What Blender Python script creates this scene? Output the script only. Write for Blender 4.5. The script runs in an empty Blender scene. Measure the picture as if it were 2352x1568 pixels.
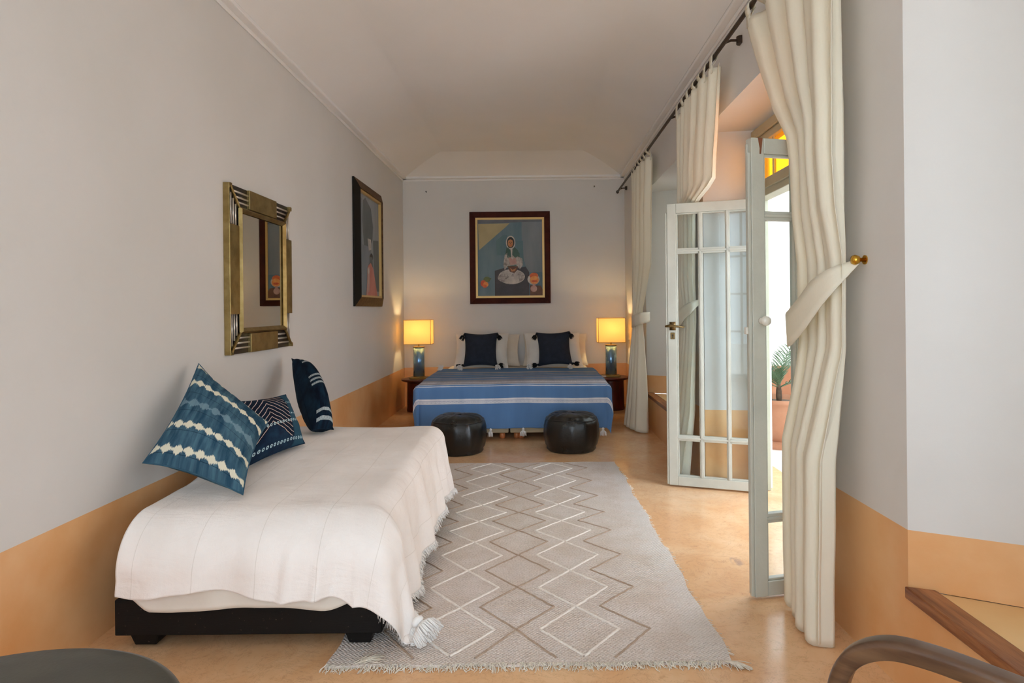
import bpy, math, random
from mathutils import Vector, Matrix, noise
random.seed(7)
S = bpy.context.scene
COL = S.collection
PI = math.pi

# ------------------------------------------------------------------ helpers
def lin(c):
    return tuple(((v/255.0)/12.92 if v/255.0 <= 0.04045 else ((v/255.0+0.055)/1.055)**2.4) for v in c)

class MB:
    """collects geometry, then links it as ONE mesh object"""
    def __init__(s):
        s.v = []; s.f = []; s.m = []; s.uv = {}
    def add(s, pts, faces, mi=0, uvs=None):
        b = len(s.v)
        s.v.extend(tuple(p) for p in pts)
        for fc in faces:
            s.f.append(tuple(b+i for i in fc)); s.m.append(mi)
        if uvs:
            for i, u in enumerate(uvs): s.uv[b+i] = u
        return b
    def box(s, x0, x1, y0, y1, z0, z1, mi=0, M=None):
        p = [Vector(q) for q in ((x0,y0,z0),(x1,y0,z0),(x1,y1,z0),(x0,y1,z0),(x0,y0,z1),(x1,y0,z1),(x1,y1,z1),(x0,y1,z1))]
        if M: p = [M @ q for q in p]
        s.add(p, [(0,3,2,1),(4,5,6,7),(0,1,5,4),(1,2,6,5),(2,3,7,6),(3,0,4,7)], mi)
    def quad(s, a, b, c, d, mi=0, uvs=None): s.add([a,b,c,d], [(0,1,2,3)], mi, uvs)
    def poly(s, pts, mi=0): s.add(pts, [tuple(range(len(pts)))], mi)
    def lathe(s, prof, c=(0,0,0), n=40, mi=0, fn=None, cap=True):
        pts = []
        for (r, z) in prof:
            for k in range(n):
                a = 2*PI*k/n
                rr, zz = (r, z) if fn is None else fn(r, z, a)
                pts.append((c[0]+rr*math.cos(a), c[1]+rr*math.sin(a), c[2]+zz))
        fs = []
        for i in range(len(prof)-1):
            for k in range(n):
                k2 = (k+1) % n
                fs.append((i*n+k, i*n+k2, (i+1)*n+k2, (i+1)*n+k))
        if cap:
            fs.append(tuple(reversed(range(n))))
            fs.append(tuple((len(prof)-1)*n+k for k in range(n)))
        s.add(pts, fs, mi)
    def tube(s, path, r, n=8, mi=0, closed=False, prof=None, up=None):
        path = [Vector(p) for p in path]
        N = len(path); rings = []
        last = None
        for i, p in enumerate(path):
            a = path[(i-1) % N] if (closed or i > 0) else p
            b = path[(i+1) % N] if (closed or i < N-1) else p
            t = (b-a).normalized()
            if up is not None: u = Vector(up)
            elif last is not None: u = last
            else: u = Vector((0,0,1)) if abs(t.z) < .9 else Vector((1,0,0))
            sx = t.cross(u).normalized(); sy = sx.cross(t).normalized(); last = sy
            rr = r[i] if isinstance(r, (list, tuple)) else r
            if prof: ring = [p + sx*q[0] + sy*q[1] for q in prof]
            else: ring = [p + sx*rr*math.cos(2*PI*k/n) + sy*rr*math.sin(2*PI*k/n) for k in range(n)]
            rings.append(ring)
        m = len(rings[0]); pts = [q for ring in rings for q in ring]; fs = []
        for i in range(N if closed else N-1):
            j = (i+1) % N
            for k in range(m):
                k2 = (k+1) % m
                fs.append((i*m+k, j*m+k, j*m+k2, i*m+k2))
        if not closed:
            fs.append(tuple(range(m))); fs.append(tuple((N-1)*m+k for k in reversed(range(m))))
        s.add(pts, fs, mi)
    def grid(s, fn, nu, nv, mi=0, uvfn=None, flip=False):
        pts = []; uvs = []
        for j in range(nv+1):
            for i in range(nu+1):
                u, v = i/nu, j/nv
                pts.append(fn(u, v)); uvs.append(uvfn(u, v) if uvfn else (u, v))
        fs = []
        for j in range(nv):
            for i in range(nu):
                a = j*(nu+1)+i
                q = (a, a+1, a+nu+2, a+nu+1)
                fs.append(tuple(reversed(q)) if flip else q)
        s.add(pts, fs, mi, uvs)

ORG = {}
def thing(name, label, cat, loc, group=None, kind=None):
    o = bpy.data.objects.new(name, None); COL.objects.link(o)
    o.location = loc; o.empty_display_size = .05
    ORG[o] = Vector(loc)
    if label: o['label'] = label
    if cat: o['category'] = cat
    if group: o['group'] = group
    if kind: o['kind'] = kind
    return o
def obj(name, mb, mats, parent=None, smooth=False, bevel=0, label=None, cat=None, group=None, kind=None, org=None, solid=0, subsurf=0, seg=2):
    off = ORG[parent] if parent is not None else Vector(org or (0,0,0))
    me = bpy.data.meshes.new(name)
    me.from_pydata([Vector(v)-off for v in mb.v], [], mb.f); me.update()
    if not isinstance(mats, (list, tuple)): mats = [mats]
    for m in mats: me.materials.append(m)
    me.polygons.foreach_set('material_index', mb.m)
    if smooth: me.polygons.foreach_set('use_smooth', [True]*len(me.polygons))
    if mb.uv:
        ul = me.uv_layers.new(name='UVMap')
        for lp in me.loops:
            ul.data[lp.index].uv = mb.uv.get(lp.vertex_index, (0,0))
    o = bpy.data.objects.new(name, me); COL.objects.link(o)
    if parent is not None: o.parent = parent
    else: o.location = off
    ORG[o] = off
    if solid:
        md = o.modifiers.new('solid', 'SOLIDIFY'); md.thickness = solid; md.offset = 0
    if bevel:
        md = o.modifiers.new('bevel', 'BEVEL'); md.width = bevel; md.segments = seg; md.limit_method = 'ANGLE'
    if subsurf:
        md = o.modifiers.new('subsurf', 'SUBSURF'); md.levels = subsurf; md.render_levels = subsurf
    if label: o['label'] = label
    if cat: o['category'] = cat
    if group: o['group'] = group
    if kind: o['kind'] = kind
    return o
def dup(root, loc, label):
    r = root.copy(); COL.objects.link(r); r.location = loc; r['label'] = label
    ORG[r] = Vector(loc)
    for ch in list(root.children):
        c = ch.copy(); COL.objects.link(c); c.parent = r
        for g in ch.children:
            d = g.copy(); COL.objects.link(d); d.parent = c
    return r
def sm(a, b, x):
    t = max(0, min(1, (x-a)/(b-a))); return t*t*(3-2*t)
def interp(keys, x):
    """keys sorted ascending by first element; smooth interpolation of the rest"""
    if x <= keys[0][0]: return keys[0][1:]
    for a, b in zip(keys, keys[1:]):
        if x <= b[0]:
            t = (x-a[0])/(b[0]-a[0])
            return tuple(p+(q-p)*t for p, q in zip(a[1:], b[1:]))
    return keys[-1][1:]
def fbm(p, sc, o=3):
    return noise.fractal(Vector(p)*sc, 1.0, 2.0, o)

# ------------------------------------------------------------------ material builder
class E:
    def __init__(s, nt, sock): s.nt = nt; s.k = sock
    def _op(s, op, o=None, o2=None, rev=False):
        n = s.nt.nodes.new('ShaderNodeMath'); n.operation = op
        args = [s, o, o2]
        if rev: args = [o, s, o2]
        for i, a in enumerate(args):
            if a is None: continue
            if isinstance(a, E): s.nt.links.new(a.k, n.inputs[i])
            else: n.inputs[i].default_value = a
        return E(s.nt, n.outputs[0])
    def __add__(s, o): return s._op('ADD', o)
    __radd__ = __add__
    def __sub__(s, o): return s._op('SUBTRACT', o)
    def __rsub__(s, o): return s._op('SUBTRACT', o, rev=True)
    def __mul__(s, o): return s._op('MULTIPLY', o)
    __rmul__ = __mul__
    def __truediv__(s, o): return s._op('DIVIDE', o)
    def abs(s): return s._op('ABSOLUTE')
    def frac(s): return s._op('FRACT')
    def sin(s): return s._op('SINE')
    def lt(s, o): return s._op('LESS_THAN', o)
    def gt(s, o): return s._op('GREATER_THAN', o)
    def mx(s, o): return s._op('MAXIMUM', o)
    def mn(s, o): return s._op('MINIMUM', o)
    def pw(s, o): return s._op('POWER', o)
    def soft(s, a, b):
        n = s.nt.nodes.new('ShaderNodeMapRange'); n.interpolation_type = 'SMOOTHSTEP'
        s.nt.links.new(s.k, n.inputs[0]); n.inputs[1].default_value = a; n.inputs[2].default_value = b
        return E(s.nt, n.outputs[0])

class Mat:
    def __init__(s, name, col=(200,200,200), rough=.6, metal=0, spec=.5, **kw):
        s.m = bpy.data.materials.new(name); s.m.use_nodes = True
        s.nt = s.m.node_tree; s.b = s.nt.nodes['Principled BSDF']
        s.b.inputs['Base Color'].default_value = (*lin(col), 1)
        s.b.inputs['Roughness'].default_value = rough
        s.b.inputs['Metallic'].default_value = metal
        s.b.inputs['Specular IOR Level'].default_value = spec
        for k, v in kw.items(): s.b.inputs[k.replace('_', ' ')].default_value = v
        s._co = None
    def coord(s, which='Object'):
        n = s.nt.nodes.new('ShaderNodeTexCoord'); return n.outputs[which]
    def xyz(s, which='Object'):
        n = s.nt.nodes.new('ShaderNodeSeparateXYZ'); s.nt.links.new(s.coord(which), n.inputs[0])
        return [E(s.nt, n.outputs[i]) for i in range(3)]
    def noise(s, scale=5, detail=4, rough=.55, which='Object', stretch=None, dist=0):
        n = s.nt.nodes.new('ShaderNodeTexNoise'); n.inputs['Scale'].default_value = scale
        n.inputs['Detail'].default_value = detail; n.inputs['Roughness'].default_value = rough
        n.inputs['Distortion'].default_value = dist
        c = s.coord(which)
        if stretch:
            mp = s.nt.nodes.new('ShaderNodeMapping'); mp.inputs['Scale'].default_value = stretch
            s.nt.links.new(c, mp.inputs[0]); c = mp.outputs[0]
        s.nt.links.new(c, n.inputs['Vector'])
        return E(s.nt, n.outputs['Fac'])
    def rgb(s, col):
        n = s.nt.nodes.new('ShaderNodeRGB'); n.outputs[0].default_value = (*lin(col), 1); return n.outputs[0]
    def mix(s, fac, a, b):
        n = s.nt.nodes.new('ShaderNodeMix'); n.data_type = 'RGBA'
        if isinstance(fac, E): s.nt.links.new(fac.k, n.inputs[0])
        else: n.inputs[0].default_value = fac
        for i, c in ((6, a), (7, b)):
            if isinstance(c, tuple): n.inputs[i].default_value = (*lin(c), 1)
            else: s.nt.links.new(c, n.inputs[i])
        return n.outputs[2]
    def base(s, sock): s.nt.links.new(sock, s.b.inputs['Base Color']); return s
    def roughness(s, e): s.nt.links.new(e.k, s.b.inputs['Roughness']); return s
    def bump(s, e, strength=.2, dist=.01):
        n = s.nt.nodes.new('ShaderNodeBump'); n.inputs['Strength'].default_value = strength
        n.inputs['Distance'].default_value = dist
        s.nt.links.new(e.k, n.inputs['Height']); s.nt.links.new(n.outputs[0], s.b.inputs['Normal']); return s
    def translucent(s, amount, col):
        t = s.nt.nodes.new('ShaderNodeBsdfTranslucent'); t.inputs[0].default_value = (*lin(col), 1)
        mx = s.nt.nodes.new('ShaderNodeMixShader'); mx.inputs[0].default_value = amount
        out = s.nt.nodes['Material Output']
        s.nt.links.new(s.b.outputs[0], mx.inputs[1]); s.nt.links.new(t.outputs[0], mx.inputs[2])
        s.nt.links.new(mx.outputs[0], out.inputs[0]); return s
    def ramp(s, e, stops, interp='CONSTANT'):
        n = s.nt.nodes.new('ShaderNodeValToRGB'); cr = n.color_ramp; cr.interpolation = interp
        while len(cr.elements) < len(stops): cr.elements.new(1)
        for el, (p, c) in zip(cr.elements, stops): el.position = p; el.color = (*lin(c), 1)
        s.nt.links.new(e.k, n.inputs[0]); return n.outputs[0]

def varied(name, c1, c2, rough, scale=4, bump=0, bscale=40, **kw):
    k = Mat(name, c1, rough, **kw)
    k.base(k.mix(k.noise(scale, 5).soft(.3, .7), c1, c2))
    if bump: k.bump(k.noise(bscale, 4), bump, .01)
    return k

WALLC, WALLC2 = (212,209,205), (217,214,211)
M = {}
M['plaster'] = varied('plaster', WALLC, WALLC2, .55, 1.3, .12, 18).m
M['ceiling'] = varied('ceiling_plaster', (232,229,226), (236,233,231), .75, 1.1, .1, 14).m
k = varied('ochre_limewash', (222,161,102), (233,187,136), .38, 2.2, .1, 25)
M['dado'] = k.m
k = Mat('polished_floor', (216,160,108), .2, spec=.45)
n1 = k.noise(2.2, 6, .6, dist=.6).soft(.3, .72); n2 = k.noise(26, 5, .7).soft(.52, .72)
c = k.mix(n1, (222,172,124), (236,198,156)); c = k.mix(n2*.28, c, (176,116,70))
sc = k.noise(5, 8, .75, dist=2.5); crack = (sc-.5).abs().lt(.006)
c = k.mix(crack*.35, c, (140,100,74))
X_, Y_, _z = k.xyz()
sd = ((X_-.945)*(X_-.945)*2.2+(Y_-2.97)*(Y_-2.97)*.5).pw(.5)+k.noise(18,4)*.07
c = k.mix(sd.soft(.085,.055)*k.noise(40,3,stretch=(1,.3,1)).soft(.35,.6)*.5, c, (128,116,118))
k.base(c); k.roughness(k.noise(6, 4)*.18+.13); k.bump(k.noise(9, 4), .06, .01)
M['floor'] = k.m
M['tadelakt'] = varied('seat_top', (226,184,126), (232,194,140), .4, 3, .05, 20).m
M['white_wall'] = varied('terrace_white', (240,238,234), (232,230,226), .8, 2).m
M['pink_floor'] = varied('terrace_floor', (224,214,206), (230,222,214), .7, 2).m
k = Mat('varnished_wood', (120,66,32), .3)
k.base(k.mix(k.noise(3, 6, .6, stretch=(12,1,12)).soft(.3,.7), (100,48,22), (168,110,66))); k.bump(k.noise(20, 4, stretch=(6,1,6)), .08)
M['nosing'] = k.m
M['door_paint'] = varied('door_paint', (182,182,170), (192,192,180), .42, 6, .08, 60).m
M['frame_paint'] = varied('frame_paint', (176,172,150), (186,181,160), .5, 6, .06, 60).m
def glass(name, tint=(255,255,255), refl=.09):
    m = bpy.data.materials.new(name); m.use_nodes = True; nt = m.node_tree; nt.nodes.clear()
    o = nt.nodes.new('ShaderNodeOutputMaterial'); t = nt.nodes.new('ShaderNodeBsdfTransparent'); g = nt.nodes.new('ShaderNodeBsdfGlossy')
    t.inputs[0].default_value = (*lin(tint), 1); g.inputs['Roughness'].default_value = .02
    fr = nt.nodes.new('ShaderNodeFresnel'); fr.inputs[0].default_value = 1.45
    mx = nt.nodes.new('ShaderNodeMixShader')
    ge = nt.nodes.new('ShaderNodeNewGeometry'); mu = nt.nodes.new('ShaderNodeMath'); mu.operation = 'MULTIPLY_ADD'
    nt.links.new(ge.outputs['Backfacing'], mu.inputs[0]); mu.inputs[1].default_value = -1; mu.inputs[2].default_value = 1
    m2 = nt.nodes.new('ShaderNodeMath'); m2.operation = 'MULTIPLY'      # thin sheet: reflect once, on the entry face
    nt.links.new(mu.outputs[0], m2.inputs[0]); nt.links.new(fr.outputs[0], m2.inputs[1])
    nt.links.new(m2.outputs[0], mx.inputs[0]); nt.links.new(t.outputs[0], mx.inputs[1]); nt.links.new(g.outputs[0], mx.inputs[2]); nt.links.new(mx.outputs[0], o.inputs[0])
    return m
M['glass'] = glass('clear_glass', (246,250,250))
M['amber'] = glass('amber_glass', (255,200,70))
M['cloth_curtain'] = None
k = Mat('cream_curtain', (247,242,226), .9, spec=.1)
k.bump(k.noise(240, 2, stretch=(1,1,.25)), .12, .004); k.translucent(.24, (238,226,196)); M['cloth_curtain'] = k.m
M['rod'] = varied('rod_bronze', (66,48,34), (52,38,28), .45, 20, .1, 90, metal=.4).m
M['brass'] = Mat('brass', (206,158,62), .22, 1).m
M['old_brass'] = Mat('old_brass', (120,100,66), .38, 1).m
k = Mat('mirror_bronze', (160,138,88), .42, 1)
k.base(k.mix(k.noise(14, 5).soft(.3,.7), (136,114,70), (166,144,96))); M['bronze'] = k.m
M['bronze_light'] = Mat('mirror_bead', (196,178,130), .3, 1).m
M['dark_recess'] = Mat('mirror_recess', (34,24,14), .4).m
M['silver_strip'] = Mat('mirror_bars', (205,196,184), .3, .6).m
M['mirror'] = Mat('mirror_glass', (226,218,200), .015, 1).m
M['shaded_frame'] = Mat('shaded_frame', (28,25,20), .6, spec=.15).m
k = Mat('brown_frame', (84,58,34), .6, spec=.2); k.base(k.mix(k.noise(30,4).soft(.3,.7),(70,46,24),(100,72,44))); M['brown_frame'] = k.m
M['mahogany'] = varied('mahogany_frame', (58,20,10), (72,28,14), .6, 12, spec=.15).m
M['gilt'] = Mat('gilt_slip', (206,170,104), .4, .3).m
k = Mat('black_leather', (22,22,20), .3, spec=.6)
k.bump(k.noise(16, 5, .6), .22, .02); k.roughness(k.noise(9, 4)*.25+.18); M['leather'] = k.m
k = Mat('grey_leather', (64,60,50), .42, spec=.5); k.base(k.mix(k.noise(3,5).soft(.3,.7),(60,57,48),(78,74,62))); k.bump(k.noise(120,3),.1,.003); M['table_top'] = k.m
k = Mat('black_wood', (18,15,13), .6, spec=.2); k.base(k.mix(k.noise(90,3).gt(.70), (18,15,13), (70,62,54))); k.bump(k.noise(40,4,stretch=(1,6,6)),.1,.005); M['black_wood'] = k.m
M['slat_wood'] = varied('slat_wood', (150,82,44), (170,98,56), .5, 10).m
# white blanket
k = Mat('white_blanket', (214,206,202), .95, spec=.1)
uvx, uvy, _ = k.xyz('UV')
line = ((uvx*4.6).frac()-.5).abs().lt(.006)
k.base(k.mix(line*.25, k.mix(k.noise(5,4,which='UV').soft(.3,.7),(246,240,236),(240,233,228)), (176,164,146)))
k.bump(k.noise(11, 5, which='UV', stretch=(2.2,1,1))+(k.noise(330,2,which='UV')*.16)+(k.noise(3.2,4,.6,which='UV',stretch=(1,2.6,1),dist=1.2)*1.6), .26, .02); M['blanket'] = k.m
M['white_yarn'] = Mat('white_yarn', (238,235,232), .9, spec=.1).m
M['sheet'] = varied('white_sheet', (232,224,214), (226,218,206), .9, 5, .15, 12).m
M['mattress'] = varied('mattress_ticking', (206,198,184), (212,204,190), .9, 8).m
# bedspread stripes (v runs from the front hem backwards, in metres / 2)
k = Mat('blue_bedspread', (70,104,148), .9, spec=.15)
u, v, _ = k.xyz('UV')
BL, DB, GR, WH, LG = (98,136,184), (76,104,144), (170,172,184), (240,238,240), (206,206,218)
stops = [(0,BL),(.110,WH),(.1145,DB),(.1165,LG),(.1265,DB),(.1285,WH),(.133,BL),(.190,WH),(.195,BL),(.200,WH),(.207,GR),(.228,WH),(.233,LG),(.285,GR),(.330,DB),(.343,LG),(.351,BL),(.380,GR),(.395,DB),
         (.41,LG),(.42,BL),(.46,DB),(.475,GR),(.495,BL),(.545,GR),(.56,DB),(.575,LG),(.585,BL),(.635,GR),(.685,BL)]
c = k.ramp(v, stops)
# woven zig-zag figures inside the two grey bands
zz = ((u*26).frac()-.5).abs()*.02
b1 = ((v-.1215).abs()-(zz*.30)).abs().lt(.0012)*((v-.1215).abs().lt(.0055))
c = k.mix(b1, c, WH)
fig = (k.noise(60, 2, which='UV', stretch=(1,1.6,1)).gt(.55))*((v-.260).abs().lt(.026))
c = k.mix(fig*.75, c, (236,234,238))
c = k.mix(k.noise(7, 5, which='UV', stretch=(1,.3,1)).soft(.35,.75)*.28, c, (74,106,150))
k.base(c); k.bump(k.noise(300, 2, which='UV')*.2+k.noise(9, 4, which='UV'), .2, .01); M['bedspread'] = k.m
M['pillow'] = varied('pillow_white', (234,228,220), (226,220,212), .9, 6, .2, 10).m
M['pillow_cream'] = varied('pillow_cream', (214,204,188), (222,212,198), .9, 6, .2, 10).m
k = varied('navy_linen', (30,34,46), (38,44,58), .9, 20, .1, 200); M['navy'] = k.m
M['black_yarn'] = Mat('black_yarn', (14,13,16), .9).m
M['box_base'] = varied('box_base_cloth', (196,178,146), (204,186,154), .9, 10).m
M['foot_wood'] = Mat('turned_wood', (196,120,70), .4).m
M['dark_void'] = Mat('dark_floor_shade', (30,24,20), .9).m
k = Mat('red_lacquer', (58,16,10), .3); k.base(k.mix(k.noise(5,5,stretch=(4,4,1)).soft(.3,.7),(52,14,8),(84,26,14))); M['lacquer'] = k.m
k = Mat('lamp_shade', (246,226,170), .8, spec=.1); k.translucent(.5, (255,238,196)); M['shade'] = k.m
M['shade_trim'] = Mat('shade_trim', (150,112,52), .6).m
M['chrome_blue'] = Mat('chrome_blue', (120,156,192), .18, .7).m
M['base_brass'] = Mat('base_brass', (164,132,74), .35, 1).m
# tie-dye cushions
def bands(k, u, v, cs, w, freq, jitter):
    tot = None
    for cc in cs:
        blot = ((u*freq).sin()*.5+.5)
        jag = k.noise(freq*1.6, 3, .6, which='UV', stretch=(1,.12,1))
        ww = (blot*.75+jag*1.7-.62)*w
        off = k.noise(6, 2, which='UV', stretch=(1,.3,1))*.03-.015
        e = ((v-cc+off).abs()-ww).soft(.006, -.006)
        tot = e if tot is None else tot.mx(e)
    return tot
k = Mat('indigo_tie_dye', (46,82,102), .9, spec=.1)
u, v, _ = k.xyz('UV')
c = k.mix(k.noise(5,5,which='UV',stretch=(2.5,.6,1)).soft(.3,.72), (36,66,88), (78,112,128))
c = k.mix(k.noise(26,3,which='UV',stretch=(1,.18,1)).soft(.5,.8)*.5, c, (24,46,70))
seam = ((v*5.0+.12+k.noise(3,2,which='UV')*.12).frac()-.5).abs().lt(.012)
c = k.mix(seam*.7, c, (22,40,58))
c = k.mix(bands(k,u,v,[.55],.045,42,1)*.55, c, (134,160,172))
c = k.mix(bands(k,u,v,[.10,.32,.78,.985],.036,52,1), c, (220,214,192))
k.base(c); k.bump(k.noise(160,3,which='UV'), .15, .006); M['tiedye'] = k.m
k = Mat('indigo_embroidered', (26,36,56), .9, spec=.1)
u, v, _ = k.xyz('UV')
c = k.mix(k.noise(6,4,which='UV').soft(.3,.7), (24,36,58), (32,56,78))
c = k.mix((u-.72).soft(0,.06), c, (44,78,98))
d = (u-.36).abs()*.95+v+k.noise(8,2,which='UV')*.02
inside = (v.gt(.14))*(u.lt(.74))*(d.gt(.45))
c = k.mix(inside*.6, c, (22,20,30))
chev = ((d*11.0+k.noise(5,3,which='UV')*.5).frac()-.5).abs().lt(.075)
c = k.mix(chev*inside, c, (208,188,180))
ring = 0
dots = ((u*17).frac()-.5).abs()
for vv in (.10, .42):
    rr = ((dots/17*1.25).pw(2)+(v-vv).pw(2)).pw(.5)
    ok = (rr-.017).abs().lt(.007)
    c = k.mix(ok, c, (176,204,212))
for vv in (.55, .78):
    ok = ((v-vv).abs().lt(.014))*(dots.lt(.28))*(u.gt(.74))
    c = k.mix(ok, c, (160,190,200))
k.base(c); k.bump(k.noise(160,3,which='UV'), .15, .006); M['embroid'] = k.m
k = Mat('midnight_stitched', (18,26,38), .9, spec=.1)
u, v, _ = k.xyz('UV')
c = k.mix(k.noise(5,4,which='UV').soft(.35,.7), (16,22,34), (24,46,62))
dash = ((u*34+(v*90).sin()*.3).frac()-.5).abs().lt(.30)
for vv in (.05,.12,.44,.50,.56,.83,.90):
    c = k.mix(((v-vv).abs().lt(.014))*dash*(u.gt(.13)), c, (196,206,206))
k.base(c); k.bump(k.noise(160,3,which='UV'), .15, .006); M['stitched'] = k.m
# rug
k = Mat('rug_wool', (190,176,166), .95, spec=.05)
x, y, _ = k.xyz('Object')
wv = ((x*430).sin()*(y*380).sin())
c = k.mix(k.noise(7,5).soft(.3,.7), (224,214,207), (214,201,190))
c = k.mix(k.noise(120,3).soft(.45,.7)*.35, c, (150,134,116))
edge = ((x.abs()-.56)+(k.noise(16,4,stretch=(.4,1,1))-.5)*.16).soft(0,.02)
c = k.mix(edge*.45, c, (218,212,206))
c = k.mix(wv.soft(.1,.9)*.22, c, (140,124,106))
k.base(c); k.bump(wv+k.noise(90,3)*1.2, .5, .004); M['rug'] = k.m
M['rug_white'] = varied('rug_white_wool', (242,236,228), (230,220,210), .95, 60, .3, 200).m
M['rug_brown'] = varied('rug_brown_wool', (180,158,138), (164,142,122), .95, 60, .3, 200).m
M['rug_fringe'] = varied('rug_fringe_yarn', (236,228,214), (212,202,184), .95, 60).m
k = Mat('bentwood', (92,58,36), .28, spec=.6)
k.base(k.mix(k.noise(4,6,.6,stretch=(1,1,8)).soft(.3,.7), (70,44,30), (112,82,58))); k.bump(k.noise(14,5), .08, .005); M['bentwood'] = k.m
M['terracotta'] = varied('terracotta', (170,114,82), (184,130,98), .8, 6, .1, 30).m
M['soil'] = varied('potting_soil', (70,54,42), (96,78,62), .95, 30, .6, 40).m
M['palm'] = varied('palm_leaf', (74,102,76), (104,128,96), .5, 8).m
M['porcelain'] = Mat('white_porcelain', (222,218,206), .2).m
M['steel_nail'] = Mat('wall_nail', (110,104,98), .4, .8).m
M['chipped_wood'] = Mat('bare_wood', (120,70,42), .7).m
def paint(name, col, c2=None, sc=6, st=(1,1,1)):
    k = Mat('paint_'+name, col, .55)
    if c2: k.base(k.mix(k.noise(sc,5,.6,stretch=st).soft(.3,.7), col, c2))
    k.bump(k.noise(50,4,stretch=st), .12, .004)
    return k.m

# ------------------------------------------------------------------ the room
XL, XR, YB, YF = -1.62, 1.135, 7.85, -1.7
ZT = 2.82
DL, DR = .478, .512          # top of the ochre dado, left and right
W1 = (4.98, 6.40); D1 = (2.53, 4.22); W2 = (.80, 1.93)
FX0, FX1, FZ0, FZ1 = -1.40, 1.0, .05, 2.76   # opening added in the unseen wall behind the viewer to let light in
SPL = .06; XF = 1.50        # splay of the door reveals, plane of the facade side of the door recess
SPW = .30; XW = 1.70         # the same for the deeper window recesses
LINT = 2.36; SEAT = .335

f = MB(); f.quad((XL-.02,YF,0),(XW+.08,YF,0),(XW+.08,YB+.02,0),(XL-.02,YB+.02,0))
obj('floor', f, M['floor'], kind='structure', label='polished peach coloured cement floor of the bedroom')

def wallband(mb, p, q, z0, z1, dado):
    (x0,y0), (x1,y1) = p, q
    if z0 < dado:
        t = min(dado, z1); mb.quad((x0,y0,z0),(x1,y1,z0),(x1,y1,t),(x0,y0,t),1)
    if z1 > dado:
        t = max(dado, z0); mb.quad((x0,y0,t),(x1,y1,t),(x1,y1,z1),(x0,y0,z1),0)
w = MB(); wallband(w, (XL,YB), (XL,YF), 0, 3.05, DL)
obj('wall_left', w, [M['plaster'], M['dado']], kind='structure', label='long off white wall with ochre dado behind the daybed')
w = MB()
w.quad((XL,YB,0),(XL,YB,DL),(XR,YB,DR),(XR,YB,0),1); w.quad((XL,YB,DL),(XL,YB,3.05),(XR,YB,3.05),(XR,YB,DR),0)
obj('wall_back', w, [M['plaster'], M['dado']], kind='structure', label='end wall with ochre dado behind the double bed')
w = MB(); wallband(w, (XL,YF), (FX0,YF), 0, 3.05, DL); wallband(w, (FX1,YF), (XR,YF), 0, 3.05, DL); wallband(w, (FX0,YF), (FX1,YF), 0, FZ0, DL); wallband(w, (FX0,YF), (FX1,YF), FZ1, 3.05, DL)
obj('wall_front', w, [M['plaster'], M['dado']], kind='structure', label='wall behind the viewer')

w = MB()
def recess(y0, y1, seat):
    """splayed recess from the wall face XR out to XF"""
    zb = SEAT if seat else 0
    sp_, xf_ = (SPW, XW) if seat else (SPL, XF)
    a, b, c_, d = (XR,y1), (xf_,y1-sp_), (xf_,y0+sp_), (XR,y0)
    wallband(w, b, a, zb, LINT, DR); wallband(w, d, c_, zb, LINT, DR)
    w.quad((*a,LINT),(*b,LINT),(*c_,LINT),(*d,LINT),0)
    wallband(w, a, d, LINT, 3.05, DR)
    if seat:
        wallband(w, a, d, 0, SEAT-.001, DR)
        w.quad((*d,SEAT-.002),(*c_,SEAT-.002),(*b,SEAT-.002),(*a,SEAT-.002),2)
        wallband(w, b, c_, SEAT, .60, DR)                       # parapet below the casement
recess(*W1, True); recess(*D1, False); recess(*W2, True)
for y1, y0 in ((YB,W1[1]),(W1[0],D1[1]),(D1[0],W2[1]),(W2[0],YF)):
    wallband(w, (XR,y1), (XR,y0), 0, 3.05, DR)
# masonry outside the recesses up to the facade
XO = XW+.08
ops = [(y0+(SPL if q == D1 else SPW), y1-(SPL if q == D1 else SPW)) for q in (W1, D1, W2) for y0, y1 in (q,)]
for y1, y0 in ((YB+.1,ops[0][1]),(ops[0][0],4.92),(2.62,ops[2][1]),(ops[2][0],YF)):
    w.quad((XO,y1,0),(XO,y0,0),(XO,y0,3.1),(XO,y1,3.1),0)
DO = (2.62, 4.92, 2.80); dz0, dz1 = ops[1]      # outer edge of the splayed door opening
w.quad((XF,dz1,0),(XF+.06,dz1,0),(XF+.06,dz1,LINT),(XF,dz1,LINT),0); w.quad((XF+.06,dz1,0),(XO,DO[1],0),(XO,DO[1],DO[2]),(XF+.06,dz1,LINT),0)
w.quad((XF,dz0,0),(XO,DO[0],0),(XO,DO[0],DO[2]),(XF,dz0,LINT),0)
w.quad((XF,dz1,LINT),(XF+.06,dz1,LINT),(XF+.06,dz0,LINT),(XF,dz0,LINT),0); w.quad((XF+.06,dz1,LINT),(XO,DO[1],DO[2]),(XO,DO[0],DO[2]),(XF+.06,dz0,LINT),0)
w.quad((XO,DO[1],DO[2]),(XO,DO[0],DO[2]),(XO,DO[0],3.1),(XO,DO[1],3.1),0)
for y0, y1 in (ops[0], ops[2]):
    w.quad((XO,y1,LINT),(XO,y0,LINT),(XO,y0,3.1),(XO,y1,3.1),0)
    for yy in (y1, y0): w.quad((XW,yy,0),(XO,yy,0),(XO,yy,LINT),(XW,yy,LINT),0)
    w.quad((XW,y1,LINT),(XO,y1,LINT),(XO,y0,LINT),(XW,y0,LINT),0)
obj('wall_right', w, [M['plaster'], M['dado'], M['tadelakt']], kind='structure', label='thick off white window wall with deep splayed recesses and ochre dado')

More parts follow.
